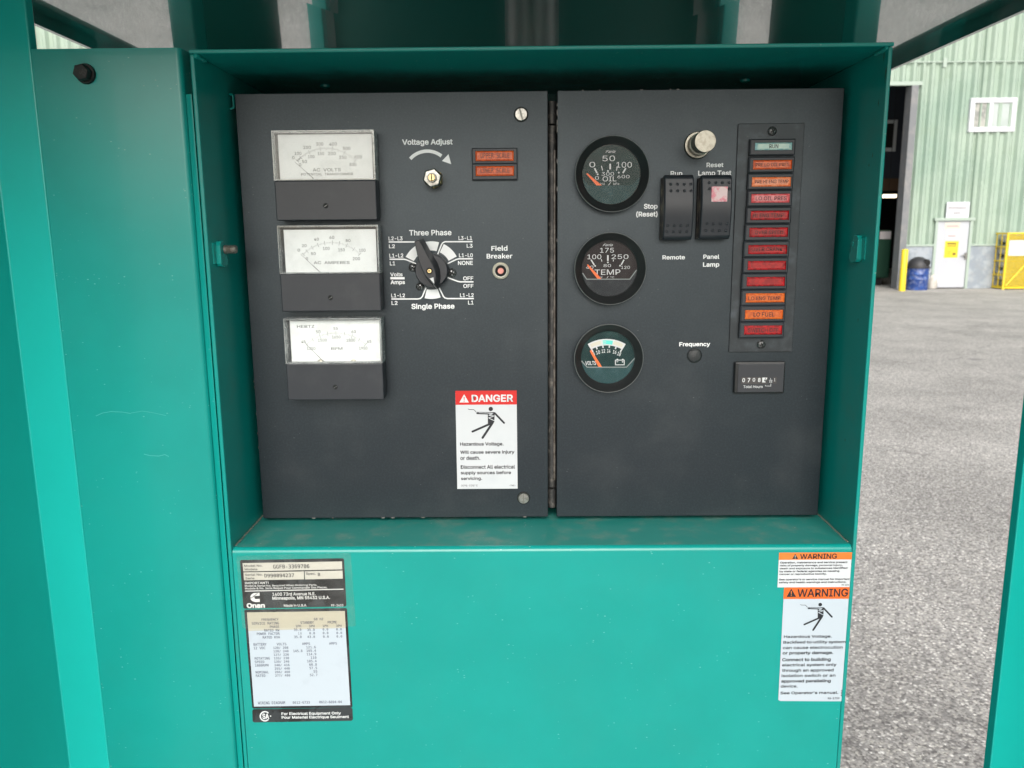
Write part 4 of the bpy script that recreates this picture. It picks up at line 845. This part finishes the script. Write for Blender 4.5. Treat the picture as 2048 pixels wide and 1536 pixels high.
# ---- slotted quarter-turn screws
for cx_, cy_, rr_, an, lb in ((1042.2, 228.8, 13, 106, 'slotted screw at the top of the left panel'), (1047.2, 996.3, 11.6, 91, 'slotted screw at the foot of the left panel')):
    q = U(cx_, cy_, -.001); s_ = pxs(cx_, cy_); r_ = rr_ * s_; e_ = sub('panel_screw', (q.x, 0, q.z), lp, lb)
    mb = MB(); mb.lathe((q.x, 0, q.z), [(r_ * 1.13, 0), (r_ * 1.13, -.0003), (r_ * .98, -.0004), (0, -.0004)], 32); obj('hole_rim', mb, M_void, e_)
    mb = MB(); mb.lathe((q.x, 0, q.z), [(r_ * .97, -.0004), (r_ * .97, -.0014), (r_ * .88, -.0020), (0, -.0022)], 32); obj('screw_head', mb, M_zinc, e_, smooth=30)
    mb = MB(); dx_, dz_ = math.cos(R(an)) * r_ * .85, math.sin(R(an)) * r_ * .85; mb.stroke([(q.x - dx_, q.z - dz_), (q.x + dx_, q.z + dz_)], r_ * .24, -.0023); obj('screw_slot', mb, mat('shadowed_slot_steel', (.22, .22, .20), .5, metal=.6), e_)  # flat strip; the slot's shade is put into its colour
# ---- rotary selector
q = U(*ZS(681, 668), -.009); c0 = Vector((q.x, 0, q.z)); s_ = zlen(ZS, 680, 670, 1, -.009)
kn = sub('rotary_selector', c0, lp, 'black bar knob selector turned towards L1')
mb = MB(); mb.lathe(c0, [(222 * s_, -.0005), (222 * s_, -.006), (216 * s_, -.0095), (205 * s_, -.0108), (0, -.0108)], 56); obj('knob_skirt', mb, M_plastic, kn, smooth=35)
yk = -.0225; mb = MB()
fpts = [XZ(ZS, a, b, yk) for a, b in ((452, 294), (462, 276), (515, 262), (525, 275), (628, 470), (690, 585), (728, 670), (742, 740), (736, 800), (716, 848), (690, 840), (640, 785), (592, 728), (556, 655), (512, 545), (482, 420))]
bpts = [XZ(ZS, a, b, -.0107) for a, b in ((485, 300), (495, 262), (560, 240), (582, 255), (690, 450), (760, 560), (795, 660), (802, 760), (790, 850), (768, 918), (745, 905), (690, 860), (630, 790), (580, 700), (540, 600), (505, 440))]
def loft(mb, A, ya, B, yb):
    ar = sum(A[i][0] * A[(i + 1) % len(A)][1] - A[(i + 1) % len(A)][0] * A[i][1] for i in range(len(A)))
    if ar < 0: A = A[::-1]; B = B[::-1]
    n = len(A); vs = [(x_, ya, z_) for x_, z_ in A] + [(x_, yb, z_) for x_, z_ in B]
    mb.add(vs, [tuple(range(n))] + [(i, i + n, (i + 1) % n + n, (i + 1) % n) for i in range(n)])
loft(mb, fpts, yk, bpts, -.0106); obj('knob_bar', mb, mat('knob_plastic', (.022, .024, .029), .38, dust=(80, (.05, .055, .06), .4)), kn, bevel=.0006)
q2_ = U(*ZS(653, 674), yk); mb = MB(); r_ = zlen(ZS, 653, 674, 44, yk); mb.disc(q2_.x, q2_.z, r_, yk - .0002, 0); mb.disc(q2_.x, q2_.z, r_ * .58, yk - .0003, 1); mb.disc(q2_.x - r_ * .08, q2_.z + r_ * .05, r_ * .25, yk - .0004, 0); obj('grub_screw', mb, [M_void, M_brass], kn)
mb = MB(); mb.flat([XZ(ZS, a, b, yk) for a, b in ((656, 772), (706, 757), (719, 845))], yk - .0002); obj('pointer_mark', mb, M_white, kn)
def phillips(parent, x_, z_, r_, mtl, y0=0., rot=20):
    e_ = sub('cross_screw', (x_, y0, z_), parent)
    mb = MB(); mb.lathe((x_, y0, z_), [(r_, 0), (r_, -.0006), (r_ * .85, -.0016), (r_ * .45, -.0023), (0, -.0025)], 24); obj('screw_head', mb, mtl, e_, smooth=50)
    mb = MB()
    for a in (rot, rot + 90): mb.stroke([(x_ - r_ * .55 * math.cos(R(a)), z_ - r_ * .55 * math.sin(R(a))), (x_ + r_ * .55 * math.cos(R(a)), z_ + r_ * .55 * math.sin(R(a)))], r_ * .24, y0 - .0026 - (.00003 if a == rot else 0))
    obj('cross_slot', mb, M_void, e_)
for a, b, r_ in ((432, 628, 56), (528, 880, 54), (950, 700, 60)):
    x_, z_ = XZ(ZS, a, b, -.001); phillips(lp, x_, z_, zlen(ZS, a, b, r_), M_darkmetal, 0., 25 + a % 40)
# ---- field breaker button
x_, z_ = XZ(ZS, 1595, 671, -.002); s_ = zlen(ZS, 1595, 671, 1); fb = sub('breaker_button', (x_, 0, z_), lp, 'pink centred breaker button in a nickel ring')
c0 = (x_, 0, z_); mb = MB(); mb.lathe(c0, [(112 * s_, 0), (112 * s_, -.002), (104 * s_, -.0028), (96 * s_, -.0024), (92 * s_, -.003), (92 * s_, -.0042), (84 * s_, -.0048), (76 * s_, -.0046), (73 * s_, -.002), (0, -.002)], 40); obj('nickel_ring', mb, mat('bright_nickel_ring', (.80, .77, .68), .5, metal=.7), fb, smooth=35)
mb = MB(); mb.lathe(c0, [(73 * s_, -.0021), (72 * s_, -.0036), (46 * s_, -.0036), (42 * s_, -.0025), (0, -.0025)], 32); obj('black_collar', mb, M_void, fb, smooth=35)
mb = MB(); mb.lathe(c0, [(40 * s_, -.0026), (40 * s_, -.0050), (34 * s_, -.0055), (0, -.0055)], 28); obj('button', mb, M_pink, fb, smooth=35)
# ---- danger label
ZD = Zm(890, 770, 5.487)
mb = MB(); sheetq(mb, ZD, [(113, 64), (786, 60), (797, 1137), (135, 1141)], YP); dl_ = obj('danger_label', mb, M_label, lp)
mb = MB(); sheetq(mb, ZD, [(113, 64), (786, 60), (788, 214), (117, 218)], YP - .0001); obj('header', mb, M_red, dl_)
yl = YP - .0002; mb = MB(); tri(mb, ZD, 158, 102, 262, 192, yl, 0, 1); text(mb, 'DANGER', (292, 105, 747, 186), ZD, yl, bold=.045); obj('header_lettering', mb, [M_white, M_red], dl_)
mb = MB()
for b_, *bx in (('Hazardous Voltage.', 165, 628, 642, 675), ('Will cause severe injury', 167, 717, 762, 763), ('or death.', 168, 780, 387, 823), ('Disconnect All electrical', 172, 878, 768, 920), ('supply sources before', 172, 943, 725, 988), ('servicing.', 175, 1008, 407, 1051)): text(mb, b_, bx, ZD, yl, bold=.028)
text(mb, '0098-5387 E', (177, 1093, 358, 1114), ZD, yl, bold=-.005); text(mb, '-TMI-', (705, 1094, 775, 1110), ZD, yl, bold=.02)
obj('lettering', mb, M_ink, dl_)
mb = MB(); figure(mb, ZD, 1., yl, lambda a, b: (a, b)); obj('pictogram', mb, M_ink, dl_)
mb = MB(); zigzag(mb, ZD, 1., yl - .0001, lambda a, b: (a, b)); obj('bolt_mark', mb, M_label, dl_)

# ================================================================== RIGHT PANEL
def gauge(Z, outer, glass, art, label, facem, maskm, mask, edge_w, needle, nw):
    ox0, oy0, ox1, oy1 = outer; (cx_, cy_) = Z((ox0 + ox1) / 2, (oy0 + oy1) / 2); yo = -.0095
    q = U(cx_, cy_, yo); k = zlen(Z, (ox0 + ox1) / 2, (oy0 + oy1) / 2, 1, yo); Ro = ((ox1 - ox0) + (oy1 - oy0)) / 4 * k
    gx0, gy0, gx1, gy1 = glass; q2 = U(*Z((gx0 + gx1) / 2, (gy0 + gy1) / 2), -.003); k2 = zlen(Z, (gx0 + gx1) / 2, (gy0 + gy1) / 2, 1, -.003); Rg = ((gx1 - gx0) + (gy1 - gy0)) / 4 * k2
    c = Vector((q.x * .5 + q2.x * .5, 0, q.z * .5 + q2.z * .5)); gr = sub('round_gauge', c, rp, label)
    mb = MB(); mb.lathe(c, [(Ro * .93, 0), (Ro * .975, -.002), (Ro * .99, -.0085), (Ro, -.0092), (Ro * .995, -.0099), (Ro * .975, -.0102), (Ro * .955, -.0096), (Ro * .91, -.0080), (Ro * .85, -.0056), (Rg * 1.03, -.0042), (Rg, -.0036), (Rg, -.0008), (0, -.0008)], 72); obj('bezel', mb, M_rubber, gr, smooth=28)
    mb = MB(); mb.lathe(c, [(Ro * 1.001, -.0093), (Ro * .996, -.01005), (Ro * .984, -.0103), (Ro * .978, -.0102)], 72)
    mb.f = mb.f[:-2]; mb.m = mb.m[:-2]; obj('bezel_lip', mb, mat('pale_bezel_lip', (.16, .165, .165), .3, metal=.3), gr, smooth=40)  # thin lighter ring along the bezel's front edge
    yd = -.0012; mb = MB(); mb.disc(c.x, c.z, Rg * .995, yd, 0, 48); obj('dial_face', mb, facem, gr)
    ya = yd - .00012; mb = MB(); art(mb, Z, ya); obj('dial_print', mb, [M_white, M_bandcream, M_bandteal], gr)
    # mask: lower part of the dial standing proud, with a bright bevel
    ym = -.0026; mk = [XZ(Z, *p_, ym) for p_ in mask]; cz2 = (c.x, c.z)
    aL = math.atan2(mk[0][1] - c.z, mk[0][0] - c.x); aR = math.atan2(mk[-1][1] - c.z, mk[-1][0] - c.x)
    if aL > 0: aL -= 2 * math.pi
    if aL > aR: aL -= 2 * math.pi
    arcp = [(c.x + Rg * .99 * math.cos(aR - (aR - aL) * (1 - i / 24)), c.z + Rg * .99 * math.sin(aR - (aR - aL) * (1 - i / 24))) for i in range(25)]
    # arc from left end to right end going through the bottom
    pts = mk + arcp[::-1]
    mb = MB(); mb.prism(pts, ym, ym + .0008); obj('dial_mask', mb, maskm, gr)
    mb = MB(); mb.stroke(mk, edge_w, ym - .0001); obj('mask_edge', mb, M_maskedge if edge_w > .0004 else maskm, gr)
    yn = -.0021; a, b = [XZ(Z, *p_, yn) for p_ in needle]; d = (Vector(b) - Vector(a)).normalized(); nrm = Vector((-d.y, d.x)); w0_, w1_ = nw[0] * k2 / 2, nw[1] * k2 / 2
    A, B = Vector(a), Vector(b) + d * .003
    mb = MB(); mb.prism([tuple(A + nrm * w0_), tuple(B + nrm * w1_), tuple(B - nrm * w1_), tuple(A - nrm * w0_)], yn - .0003, yn); obj('needle', mb, M_needle, gr)
    mb = MB(); mb.disc(c.x, c.z, Rg * 1.0, -.0036, 0, 48); obj('gauge_glass', mb, M_glass, gr)
def art_common(mb, Z, y, texts, thick, thin, dots):
    for b_, *bx in texts: text(mb, b_, bx, Z, y, bold=.0 if b_ not in ('OIL', 'TEMP') else .004)
    for a, b, wd in thick + thin: mb.stroke([XZ(Z, *a, y), XZ(Z, *b, y)], zlen(Z, *a, wd, y), y)
    for a, r_ in dots: mb.disc(*XZ(Z, *a, y), zlen(Z, *a, r_, y), y)
G1 = Zm(1100, 240, 7.682); G2 = Zm(1120, 440, 8.535); G3 = Zm(1120, 630, 9.035)
def art1(mb, Z, y):
    art_common(mb, Z, y, [('50', 805, 547, 1000, 633), ('0', 605, 643, 695, 727), ('100', 1020, 645, 1258, 732), ('300', 793, 800, 983, 855), ('0', 692, 863, 752, 917), ('600', 1035, 845, 1222, 895), ('OIL', 808, 865, 1020, 943), ('PSI', 770, 967, 842, 997), ('/', 893, 957, 937, 1003), ('kPa', 975, 960, 1062, 998)],
               [((685, 740), (722, 815), 24), ((925, 672), (925, 758), 26), ((1165, 740), (1120, 815), 24)], [((790, 703), (808, 775), 13), ((1035, 710), (1020, 778), 13)], [((733, 835), 13), ((890, 783), 13), ((1057, 808), 13)])
    text(mb, 'Faria', (853, 462, 1008, 505), Z, y, bold=.01, shear=.5)
def art2(mb, Z, y):
    art_common(mb, Z, y, [('175', 683, 477, 920, 558), ('100', 468, 588, 705, 668), ('250', 880, 588, 1168, 665), ('40', 445, 780, 570, 833), ('80', 743, 753, 870, 803), ('120', 1043, 783, 1193, 835), ('TEMP', 590, 845, 1030, 935), ('°F', 680, 965, 728, 993), ('/', 795, 960, 828, 997), ('°C', 857, 962, 925, 993)],
               [((530, 678), (585, 768), 22), ((817, 600), (817, 697), 26), ((1093, 678), (1045, 765), 22)], [((705, 670), (715, 708), 13), ((915, 675), (908, 707), 13)], [((600, 783), 14), ((817, 724), 14), ((1025, 780), 14)])
    text(mb, 'Faria', (728, 405, 905, 447), Z, y, bold=.01, shear=.5)
def art3(mb, Z, y):
    cx_, cy_ = 844, 1111
    def sector(a0, a1, r0, r1, mi, yy):
        n = 10
        for i in range(n):
            t0, t1 = R(a0 + (a1 - a0) * i / n), R(a0 + (a1 - a0) * (i + 1) / n)
            mb.flat([XZ(Z, cx_ + r_ * math.sin(t), cy_ - r_ * math.cos(t), yy) for r_, t in ((r1, t0), (r1, t1), (r0, t1), (r0, t0))], yy, mi)
    sector(-30.4, 30.4, 563, 679, 0, y); sector(-27.5, -9.5, 590, 655, 1, y - .00004); sector(11.5, 27.5, 590, 655, 1, y - .00004); sector(-6.5, 10, 582, 655, 2, y - .00004)
    for r_ in (602, 628): sector(-7.5, -1, r_ - 4, r_ + 4, 0, y - .00008)
    for a in (-29, -19.3, -7.2, 5, 17.5, 29):
        t = R(a); l_ = 55 if abs(a) > 28 else 42; mb.stroke([XZ(Z, cx_ + 570 * math.sin(t), cy_ - 570 * math.cos(t), y), XZ(Z, cx_ + (563 - l_) * math.sin(t), cy_ - (563 - l_) * math.cos(t), y)], zlen(Z, 844, 600, 24, y), y)
    for b_, bx, rt in (('8', (592, 672, 628, 735), 20), ('10', (652, 640, 722, 708), 14), ('12', (752, 616, 815, 684), 5), ('14', (852, 614, 912, 682), -5), ('16', (955, 636, 1020, 702), -12), ('18', (1036, 668, 1100, 738), -20)): text(mb, b_, bx, Z, y, bold=.03, rot=rt)
    text(mb, 'VOLTS', (458, 832, 652, 905), Z, y, bold=.03)
    wd = zlen(Z, 1000, 860, 15, y)
    mb.stroke([XZ(Z, a, b, y) for a, b in ((1002, 815), (1160, 815))], wd, y); mb.stroke([XZ(Z, a, b, y) for a, b in ((995, 900), (1167, 900))], wd, y); mb.stroke([XZ(Z, a, b, y) for a, b in ((1002, 810), (1002, 905))], wd, y); mb.stroke([XZ(Z, a, b, y) for a, b in ((1160, 810), (1160, 905))], wd, y)
    for xx in (1036, 1133): mb.stroke([XZ(Z, xx - 14, 800, y), XZ(Z, xx + 14, 800, y)], wd, y)
    mb.stroke([XZ(Z, 1022, 845, y), XZ(Z, 1052, 845, y)], wd * .8, y); mb.stroke([XZ(Z, 1116, 845, y), XZ(Z, 1146, 845, y)], wd * .8, y); mb.stroke([XZ(Z, 1131, 830, y), XZ(Z, 1131, 860, y)], wd * .8, y)
gauge(G1, (393, 243, 1520, 1415), (505, 385, 1385, 1295), art1, 'top round gauge for oil pressure', M_facegrn, M_maskgrn, [(513, 900), (545, 950), (592, 1008), (1238, 1008), (1290, 975), (1372, 880)], .0003, ((565, 822), (748, 1000)), (20, 62))
gauge(G2, (248, 208, 1470, 1450), (375, 350, 1315, 1315), art2, 'middle round gauge for temperature', M_facebrn, M_maskgry, [(385, 905), (455, 1010), (1190, 1010), (1310, 850)], .0009, ((468, 762), (662, 992)), (22, 60))
gauge(G3, (245, 158, 1515, 1400), (380, 290, 1355, 1262), art3, 'bottom round gauge for battery volts', M_facegrn, M_maskgrn, [(388, 828), (490, 942), (1203, 942), (1352, 778)], .0009, ((552, 640), (722, 928)), (34, 56))

# ---- push button
ZR = Zm(1260, 240, 5.12)
a, b = U(*ZR(700, 250), -.003), U(*ZR(772, 217), -.030); c0 = Vector((b.x, 0, b.z)); s1_p = zlen(ZR, 772, 217, 112, -.030)
pb = sub('push_button', c0, rp, 'tall nickel plated push button')
mb = MB(); mb.lathe(c0, [(s1_p * 1.28, 0), (s1_p * 1.28, -.002), (s1_p * 1.20, -.0032), (s1_p * 1.02, -.0034)], 40); obj('collar', mb, M_nickel, pb, smooth=35)
mb = MB(); prf = []; mb.lathe(c0, [(s1_p * 1.0, -.003), (s1_p * 1.0, -.012), (s1_p * .9, -.0125), (s1_p * .9, -.0275)], 40); mb.box(0, 0, 0, 0, 0, 0) if False else None; o = obj('barrel', mb, M_nickel, pb, smooth=35)
mb = MB()
for i in range(44):
    t = 2 * math.pi * i / 44; r0_ = s1_p * 1.0; mb.box(c0.x + r0_ * math.cos(t) - .00022, c0.x + r0_ * math.cos(t) + .00022, -.0118, -.0036, c0.z + r0_ * math.sin(t) - .00022, c0.z + r0_ * math.sin(t) + .00022)
obj('knurling', mb, M_nickel, pb)['kind'] = 'stuff'
mb = MB(); mb.lathe(c0, [(s1_p * .97, -.0272), (s1_p * 1.0, -.0280), (s1_p * 1.0, -.0296), (s1_p * .95, -.0302), (0, -.0303)], 44); obj('cap', mb, M_nickel, pb, smooth=30)
# ---- printing on the right panel
mb = MB()
PR = []
for b_, *bx in (('Reset', 783, 437, 957, 483), ('Lamp Test', 697, 517, 1038, 582), ('Run', 415, 523, 535, 571)): mb = MB(); text(mb, b_, bx, ZR, YP, bold=.035); obj('switch_print', mb, M_print, rp)
for b_, *bx in (('Stop', 142, 857, 283, 922), ('(Reset)', 63, 935, 283, 998), ('Remote', 332, 1385, 563, 1428), ('Panel', 750, 1378, 915, 1423), ('Lamp', 747, 1457, 915, 1514)): mb = MB(); text(mb, b_, bx, ZR, YP, bold=.035); obj('switch_print', mb, M_print, rp)
ZF = Zm(1320, 660, 6.827); mb = MB(); text(mb, 'Frequency', (263, 165, 685, 236), ZF, YP, bold=.035); obj('frequency_print', mb, M_print, rp)
x_, z_ = XZ(ZF, 473, 350, -.001); r_ = zlen(ZF, 473, 350, 101)
mb = MB(); mb.lathe((x_, 0, z_), [(r_, 0), (r_, -.0008), (r_ * .93, -.0018), (r_ * .6, -.0028), (0, -.0032)], 36); o = obj('plug_cap', mb, mat('textured_plug_plastic', (.030, .033, .035), .45, bump=(800, .8, .0008)), rp, smooth=60); lab(o, 'domed black plug under the Frequency print')
# ---- rocker switches
def rocker(TL, TR, BR, BL, dots, tagp, label):
    yf = -.0145; c = [U(*ZR(*p_), yf) for p_ in (TL, TR, BR, BL)]
    x0 = (c[0].x + c[3].x) / 2; x1 = (c[1].x + c[2].x) / 2; z1 = (c[0].z + c[1].z) / 2; z0 = (c[2].z + c[3].z) / 2; h = z1 - z0
    e_ = sub('rocker_switch', ((x0 + x1) / 2, 0, z0), rp, label)
    def yat(t): return -.0145 + .0016 * math.cos(t * 2 * math.pi) * .6 - .0012 * math.sin(t * math.pi) + (.0012 if t < .03 or t > .97 else 0)
    n = 20; prof = [(yat(i / n), z0 + h * i / n) for i in range(n + 1)]; prof = [(-.0055, z0 + .0010)] + [(prof[0][0] + .0018, z0)] + [(p_[0], p_[1]) for p_ in prof[1:-1]] + [(prof[-1][0] + .0018, z1), (-.0055, z1 - .001)]
    mb = MB(); mb.extx(prof, x0, x1); obj('rocker', mb, M_plastic, e_, smooth=35, bevel=.0011)
    mb = MB(); mb.box(x0 - .0008, x1 - .0005, -.0056, 0, z0 + .0005, z1 - .0022); obj('switch_frame', mb, M_dirtyblack, e_, bevel=.0004)
    mb = MB(); mb.box(x0 - .0003, x0 + .0001, -.0115, -.0056, z0 + .003, z1 - .004); obj('dusty_side', mb, M_dirtyblack, e_)
    for a, b in dots:
        q_ = U(*ZR(a, b), yf); t = (q_.z - z0) / h; yy = yat(max(.05, min(.95, t)))
        mb = MB(); r_ = .0013; mb.lathe((q_.x, yy + .0002, q_.z), [(r_ * math.cos(i * math.pi / 2 / 4), -r_ * .8 * math.sin(i * math.pi / 2 / 4)) for i in range(5)], 12); obj('grip_dot', mb, M_plastic, e_, smooth=70)
    if tagp:
        p_, q_ = U(*ZR(*tagp[0]), yf - .0008), U(*ZR(*tagp[1]), yf - .0008); t = ((p_.z + q_.z) / 2 - z0) / h
        mb = MB(); mb.box(p_.x, q_.x, yat(t) - .0009, yat(t) + .002, q_.z, p_.z); obj('switch_lens', mb, M_tag, e_, bevel=.0005)
rocker((365, 556), (671, 556), (627, 1230), (331, 1232), [(a, b) for b in (658, 727) for a in (417, 486, 555, 623)] + [(385 + i * 67.5, 1080) for i in range(4)] + [(378 + i * 67.5, 1143) for i in range(4)], None, 'left rocker switch marked Run, Stop and Remote')
rocker((743, 556), (1058, 556), (1022, 1222), (709, 1224), [(a, 643) for a in (811, 879, 947, 1015)] + [(812, 707), (1016, 707)] + [(786 + i * 68, 1063) for i in range(4)] + [(779 + i * 68, 1132) for i in range(4)], ((834, 681), (993, 838)), 'right rocker switch with a faded pink lens, marked Panel Lamp')
# ---- annunciator strip
ya = -.0016; c = [U(*p_, ya) for p_ in ((1478.7, 246.8), (1610.9, 246.6), (1583.2, 704.3), (1455.8, 704.3))]
x0 = (c[0].x + c[3].x) / 2; x1 = (c[1].x + c[2].x) / 2; z1 = (c[0].z + c[1].z) / 2; z0 = (c[2].z + c[3].z) / 2
mb = MB(); mb.box(x0, x1, ya, 0, z0, z1); obj('lamp_strip_plate', mb, M_plate, rp, bevel=.0005)
Z5 = Zm(1440, 230, 6.145); Z6 = Zm(1440, 470, 6.145)
L12 = [(Z5, (375, 295, 922, 490), (430, 337, 890, 432), M_lteal, 'RUN', (607, 358, 717, 408), 'pale turquoise lamp marked RUN'),
       (Z5, (363, 515, 912, 703), (408, 553, 885, 668), M_lorange, 'PRE LO OIL PRES', (440, 590, 850, 630), 'orange lamp marked PRE LO OIL PRES'),
       (Z5, (348, 720, 897, 912), (393, 762, 873, 880), M_lpeach, 'PRE HI ENG TEMP', (430, 795, 840, 840), 'peach lamp marked PRE HI ENG TEMP'),
       (Z5, (345, 928, 883, 1118), (385, 967, 858, 1078), M_lpink, 'LO OIL PRES', (440, 1000, 820, 1048), 'faded pink lamp marked LO OIL PRES'),
       (Z5, (330, 1135, 872, 1330), (378, 1175, 847, 1290), M_lred, 'HI ENG TEMP', (405, 1210, 780, 1258), 'red lamp marked HI ENG TEMP'),
       (Z5, (315, 1345, 858, 1540), (363, 1383, 835, 1500), M_lred, 'OVER SPEED', (430, 1420, 775, 1465), 'red lamp marked OVER SPEED'),
       (Z6, (298, 80, 848, 265), (348, 122, 825, 235), M_lred, 'OVER CRANK', (390, 150, 770, 197), 'red lamp marked OVER CRANK'),
       (Z6, (290, 280, 835, 463), (343, 318, 812, 430), M_lred, None, None, 'upper plain red lamp of the strip'),
       (Z6, (275, 475, 820, 665), (330, 515, 797, 630), M_lred, None, None, 'lower plain red lamp of the strip'),
       (Z6, (268, 678, 810, 865), (318, 715, 795, 830), M_lamber, 'LO ENG TEMP', (350, 755, 740, 800), 'amber lamp marked LO ENG TEMP'),
       (Z6, (258, 872, 798, 1065), (308, 920, 775, 1035), M_lamber, 'LO FUEL', (412, 950, 670, 1003), 'amber lamp marked LO FUEL'),
       (Z6, (245, 1075, 785, 1260), (298, 1112, 765, 1225), M_lred, 'SWITCH OFF', (345, 1145, 720, 1195), 'red lamp at the foot of the strip')]
INSET = {}
for m_, c1, c2 in ((M_lred, (.26, .010, .012), (.40, .015, .015)), (M_lpink, (.60, .16, .17), (.68, .25, .26)), (M_lorange, (.52, .09, .03), (.70, .14, .04)), (M_lamber, (.48, .09, .02), (.62, .14, .03)), (M_lpeach, (.80, .30, .17), (.72, .20, .08)), (M_lteal, (.42, .60, .54), (.50, .64, .56))):
    INSET[m_.name] = mat(m_.name + '_legend', c1, .3, spec=.4, coat=.3, coat_rough=.1, var=(260, c2, .4, .62))
M_lampink = mat('dark_lamp_print', (.025, .012, .014), .6); yl_ = -.0062
for Z, fo, le, lm_, tx, tb, lb in L12:
    a, b = U(*Z(fo[0], fo[1]), yl_), U(*Z(fo[2], fo[3]), yl_); c_, d_ = U(*Z(le[0], le[1]), yl_), U(*Z(le[2], le[3]), yl_)
    e_ = sub('indicator_lamp', ((a.x + b.x) / 2, ya, b.z), rp, lb)
    mb = MB(); ring(mb, a.x, b.x, b.z, a.z, c_.x, d_.x, d_.z, c_.z, ya, yl_, yl_ + .0012, .0009); obj('lamp_frame', mb, M_plastic, e_)
    mb = MB(); e0 = .0003; lens(mb, c_.x + e0, d_.x - e0, d_.z + e0, c_.z - e0, yl_ + .0003); obj('lamp_lens', mb, lm_, e_)
    mb = MB(); ww, hh = (d_.x - c_.x), (c_.z - d_.z); mb.flat([(c_.x + ww * .08, d_.z + hh * .20), (d_.x - ww * .10, d_.z + hh * .20), (d_.x - ww * .10, c_.z - hh * .20), (c_.x + ww * .08, c_.z - hh * .20)], yl_ - .00028); obj('legend_plate', mb, INSET[lm_.name], e_)
    if tx: mb = MB(); text(mb, tx, tb, Z, yl_ - .0004, 'sans', .012); obj('lettering', mb, M_lampink, e_)
for px_, py_, r_, mt_ in ((1544.1, 262.4, 9, M_darkmetal), (1522.2, 688.6, 8.6, M_darkmetal)):
    q = U(px_, py_, ya); phillips(rp, q.x, q.z, r_ * pxs(px_, py_), mt_, ya, 30)
# ---- hour meter
yh = -.005; a, b = U(*ZF(1030, 437), yh), U(*ZF(1697, 866), yh); hm = sub('hour_meter', ((a.x + b.x) / 2, 0, b.z), rp, 'rectangular black hour counter reading Total Hours')
mb = MB(); mb.box(a.x, b.x, yh, 0, b.z, a.z); obj('case', mb, M_rubber, hm, bevel=.0014)
c_, d_ = U(*ZF(1070, 462), yh), U(*ZF(1677, 845), yh); mb = MB(); mb.box(c_.x, d_.x, yh - .0006, yh - .0001, d_.z, c_.z); obj('face', mb, mat('dark_slate_counter_face', (.028, .031, .037), .3, coat=.4), hm, bevel=.0004)
yy = yh - .0008; mb = MB(); p_, q_ = U(*ZF(1113, 645), yy), U(*ZF(1467, 735), yy); mb.box(p_.x, q_.x, yy, yy + .0001, q_.z, p_.z); p_, q_ = U(*ZF(1550, 645), yy), U(*ZF(1590, 733), yy); mb.box(p_.x, q_.x, yy, yy + .0001, q_.z, p_.z); obj('number_window', mb, mat('dark_brown_number_wheel', (.05, .045, .045), .5), hm)
y3 = yy - .0002; mb = MB()
for b_, *bx in (('0', 1125, 657, 1160, 713), ('7', 1197, 655, 1232, 715), ('0', 1265, 655, 1300, 706), ('8', 1338, 655, 1373, 710), ('1', 1558, 660, 1574, 700), ('Total Hours', 1138, 755, 1403, 793), ('1', 1503, 657, 1518, 678), ('10', 1490, 696, 1532, 718)): text(mb, b_, bx, ZF, y3, bold=.03 if b_ != 'Total Hours' else .02)
mb.stroke([XZ(ZF, 1487, 687, y3), XZ(ZF, 1535, 687, y3)], zlen(ZF, 1500, 687, 6, y3), y3)
for s0_, s1 in (((1438, 752), (1438, 768)), ((1436, 765), (1516, 765)), ((1513, 765), (1513, 732))): mb.stroke([XZ(ZF, *s0_, y3), XZ(ZF, *s1, y3)], zlen(ZF, 1440, 760, 6, y3), y3 - .00002)
mb.flat([XZ(ZF, *p_, y3) for p_ in ((1397, 650), (1466, 650), (1440, 716), (1395, 716))], y3); obj('lettering', mb, M_white, hm)
mb = MB(); text(mb, '4', (1422, 652, 1456, 706), ZF, y3 - .0001, bold=.03); obj('last_digit', mb, M_ink, hm)
print('done')
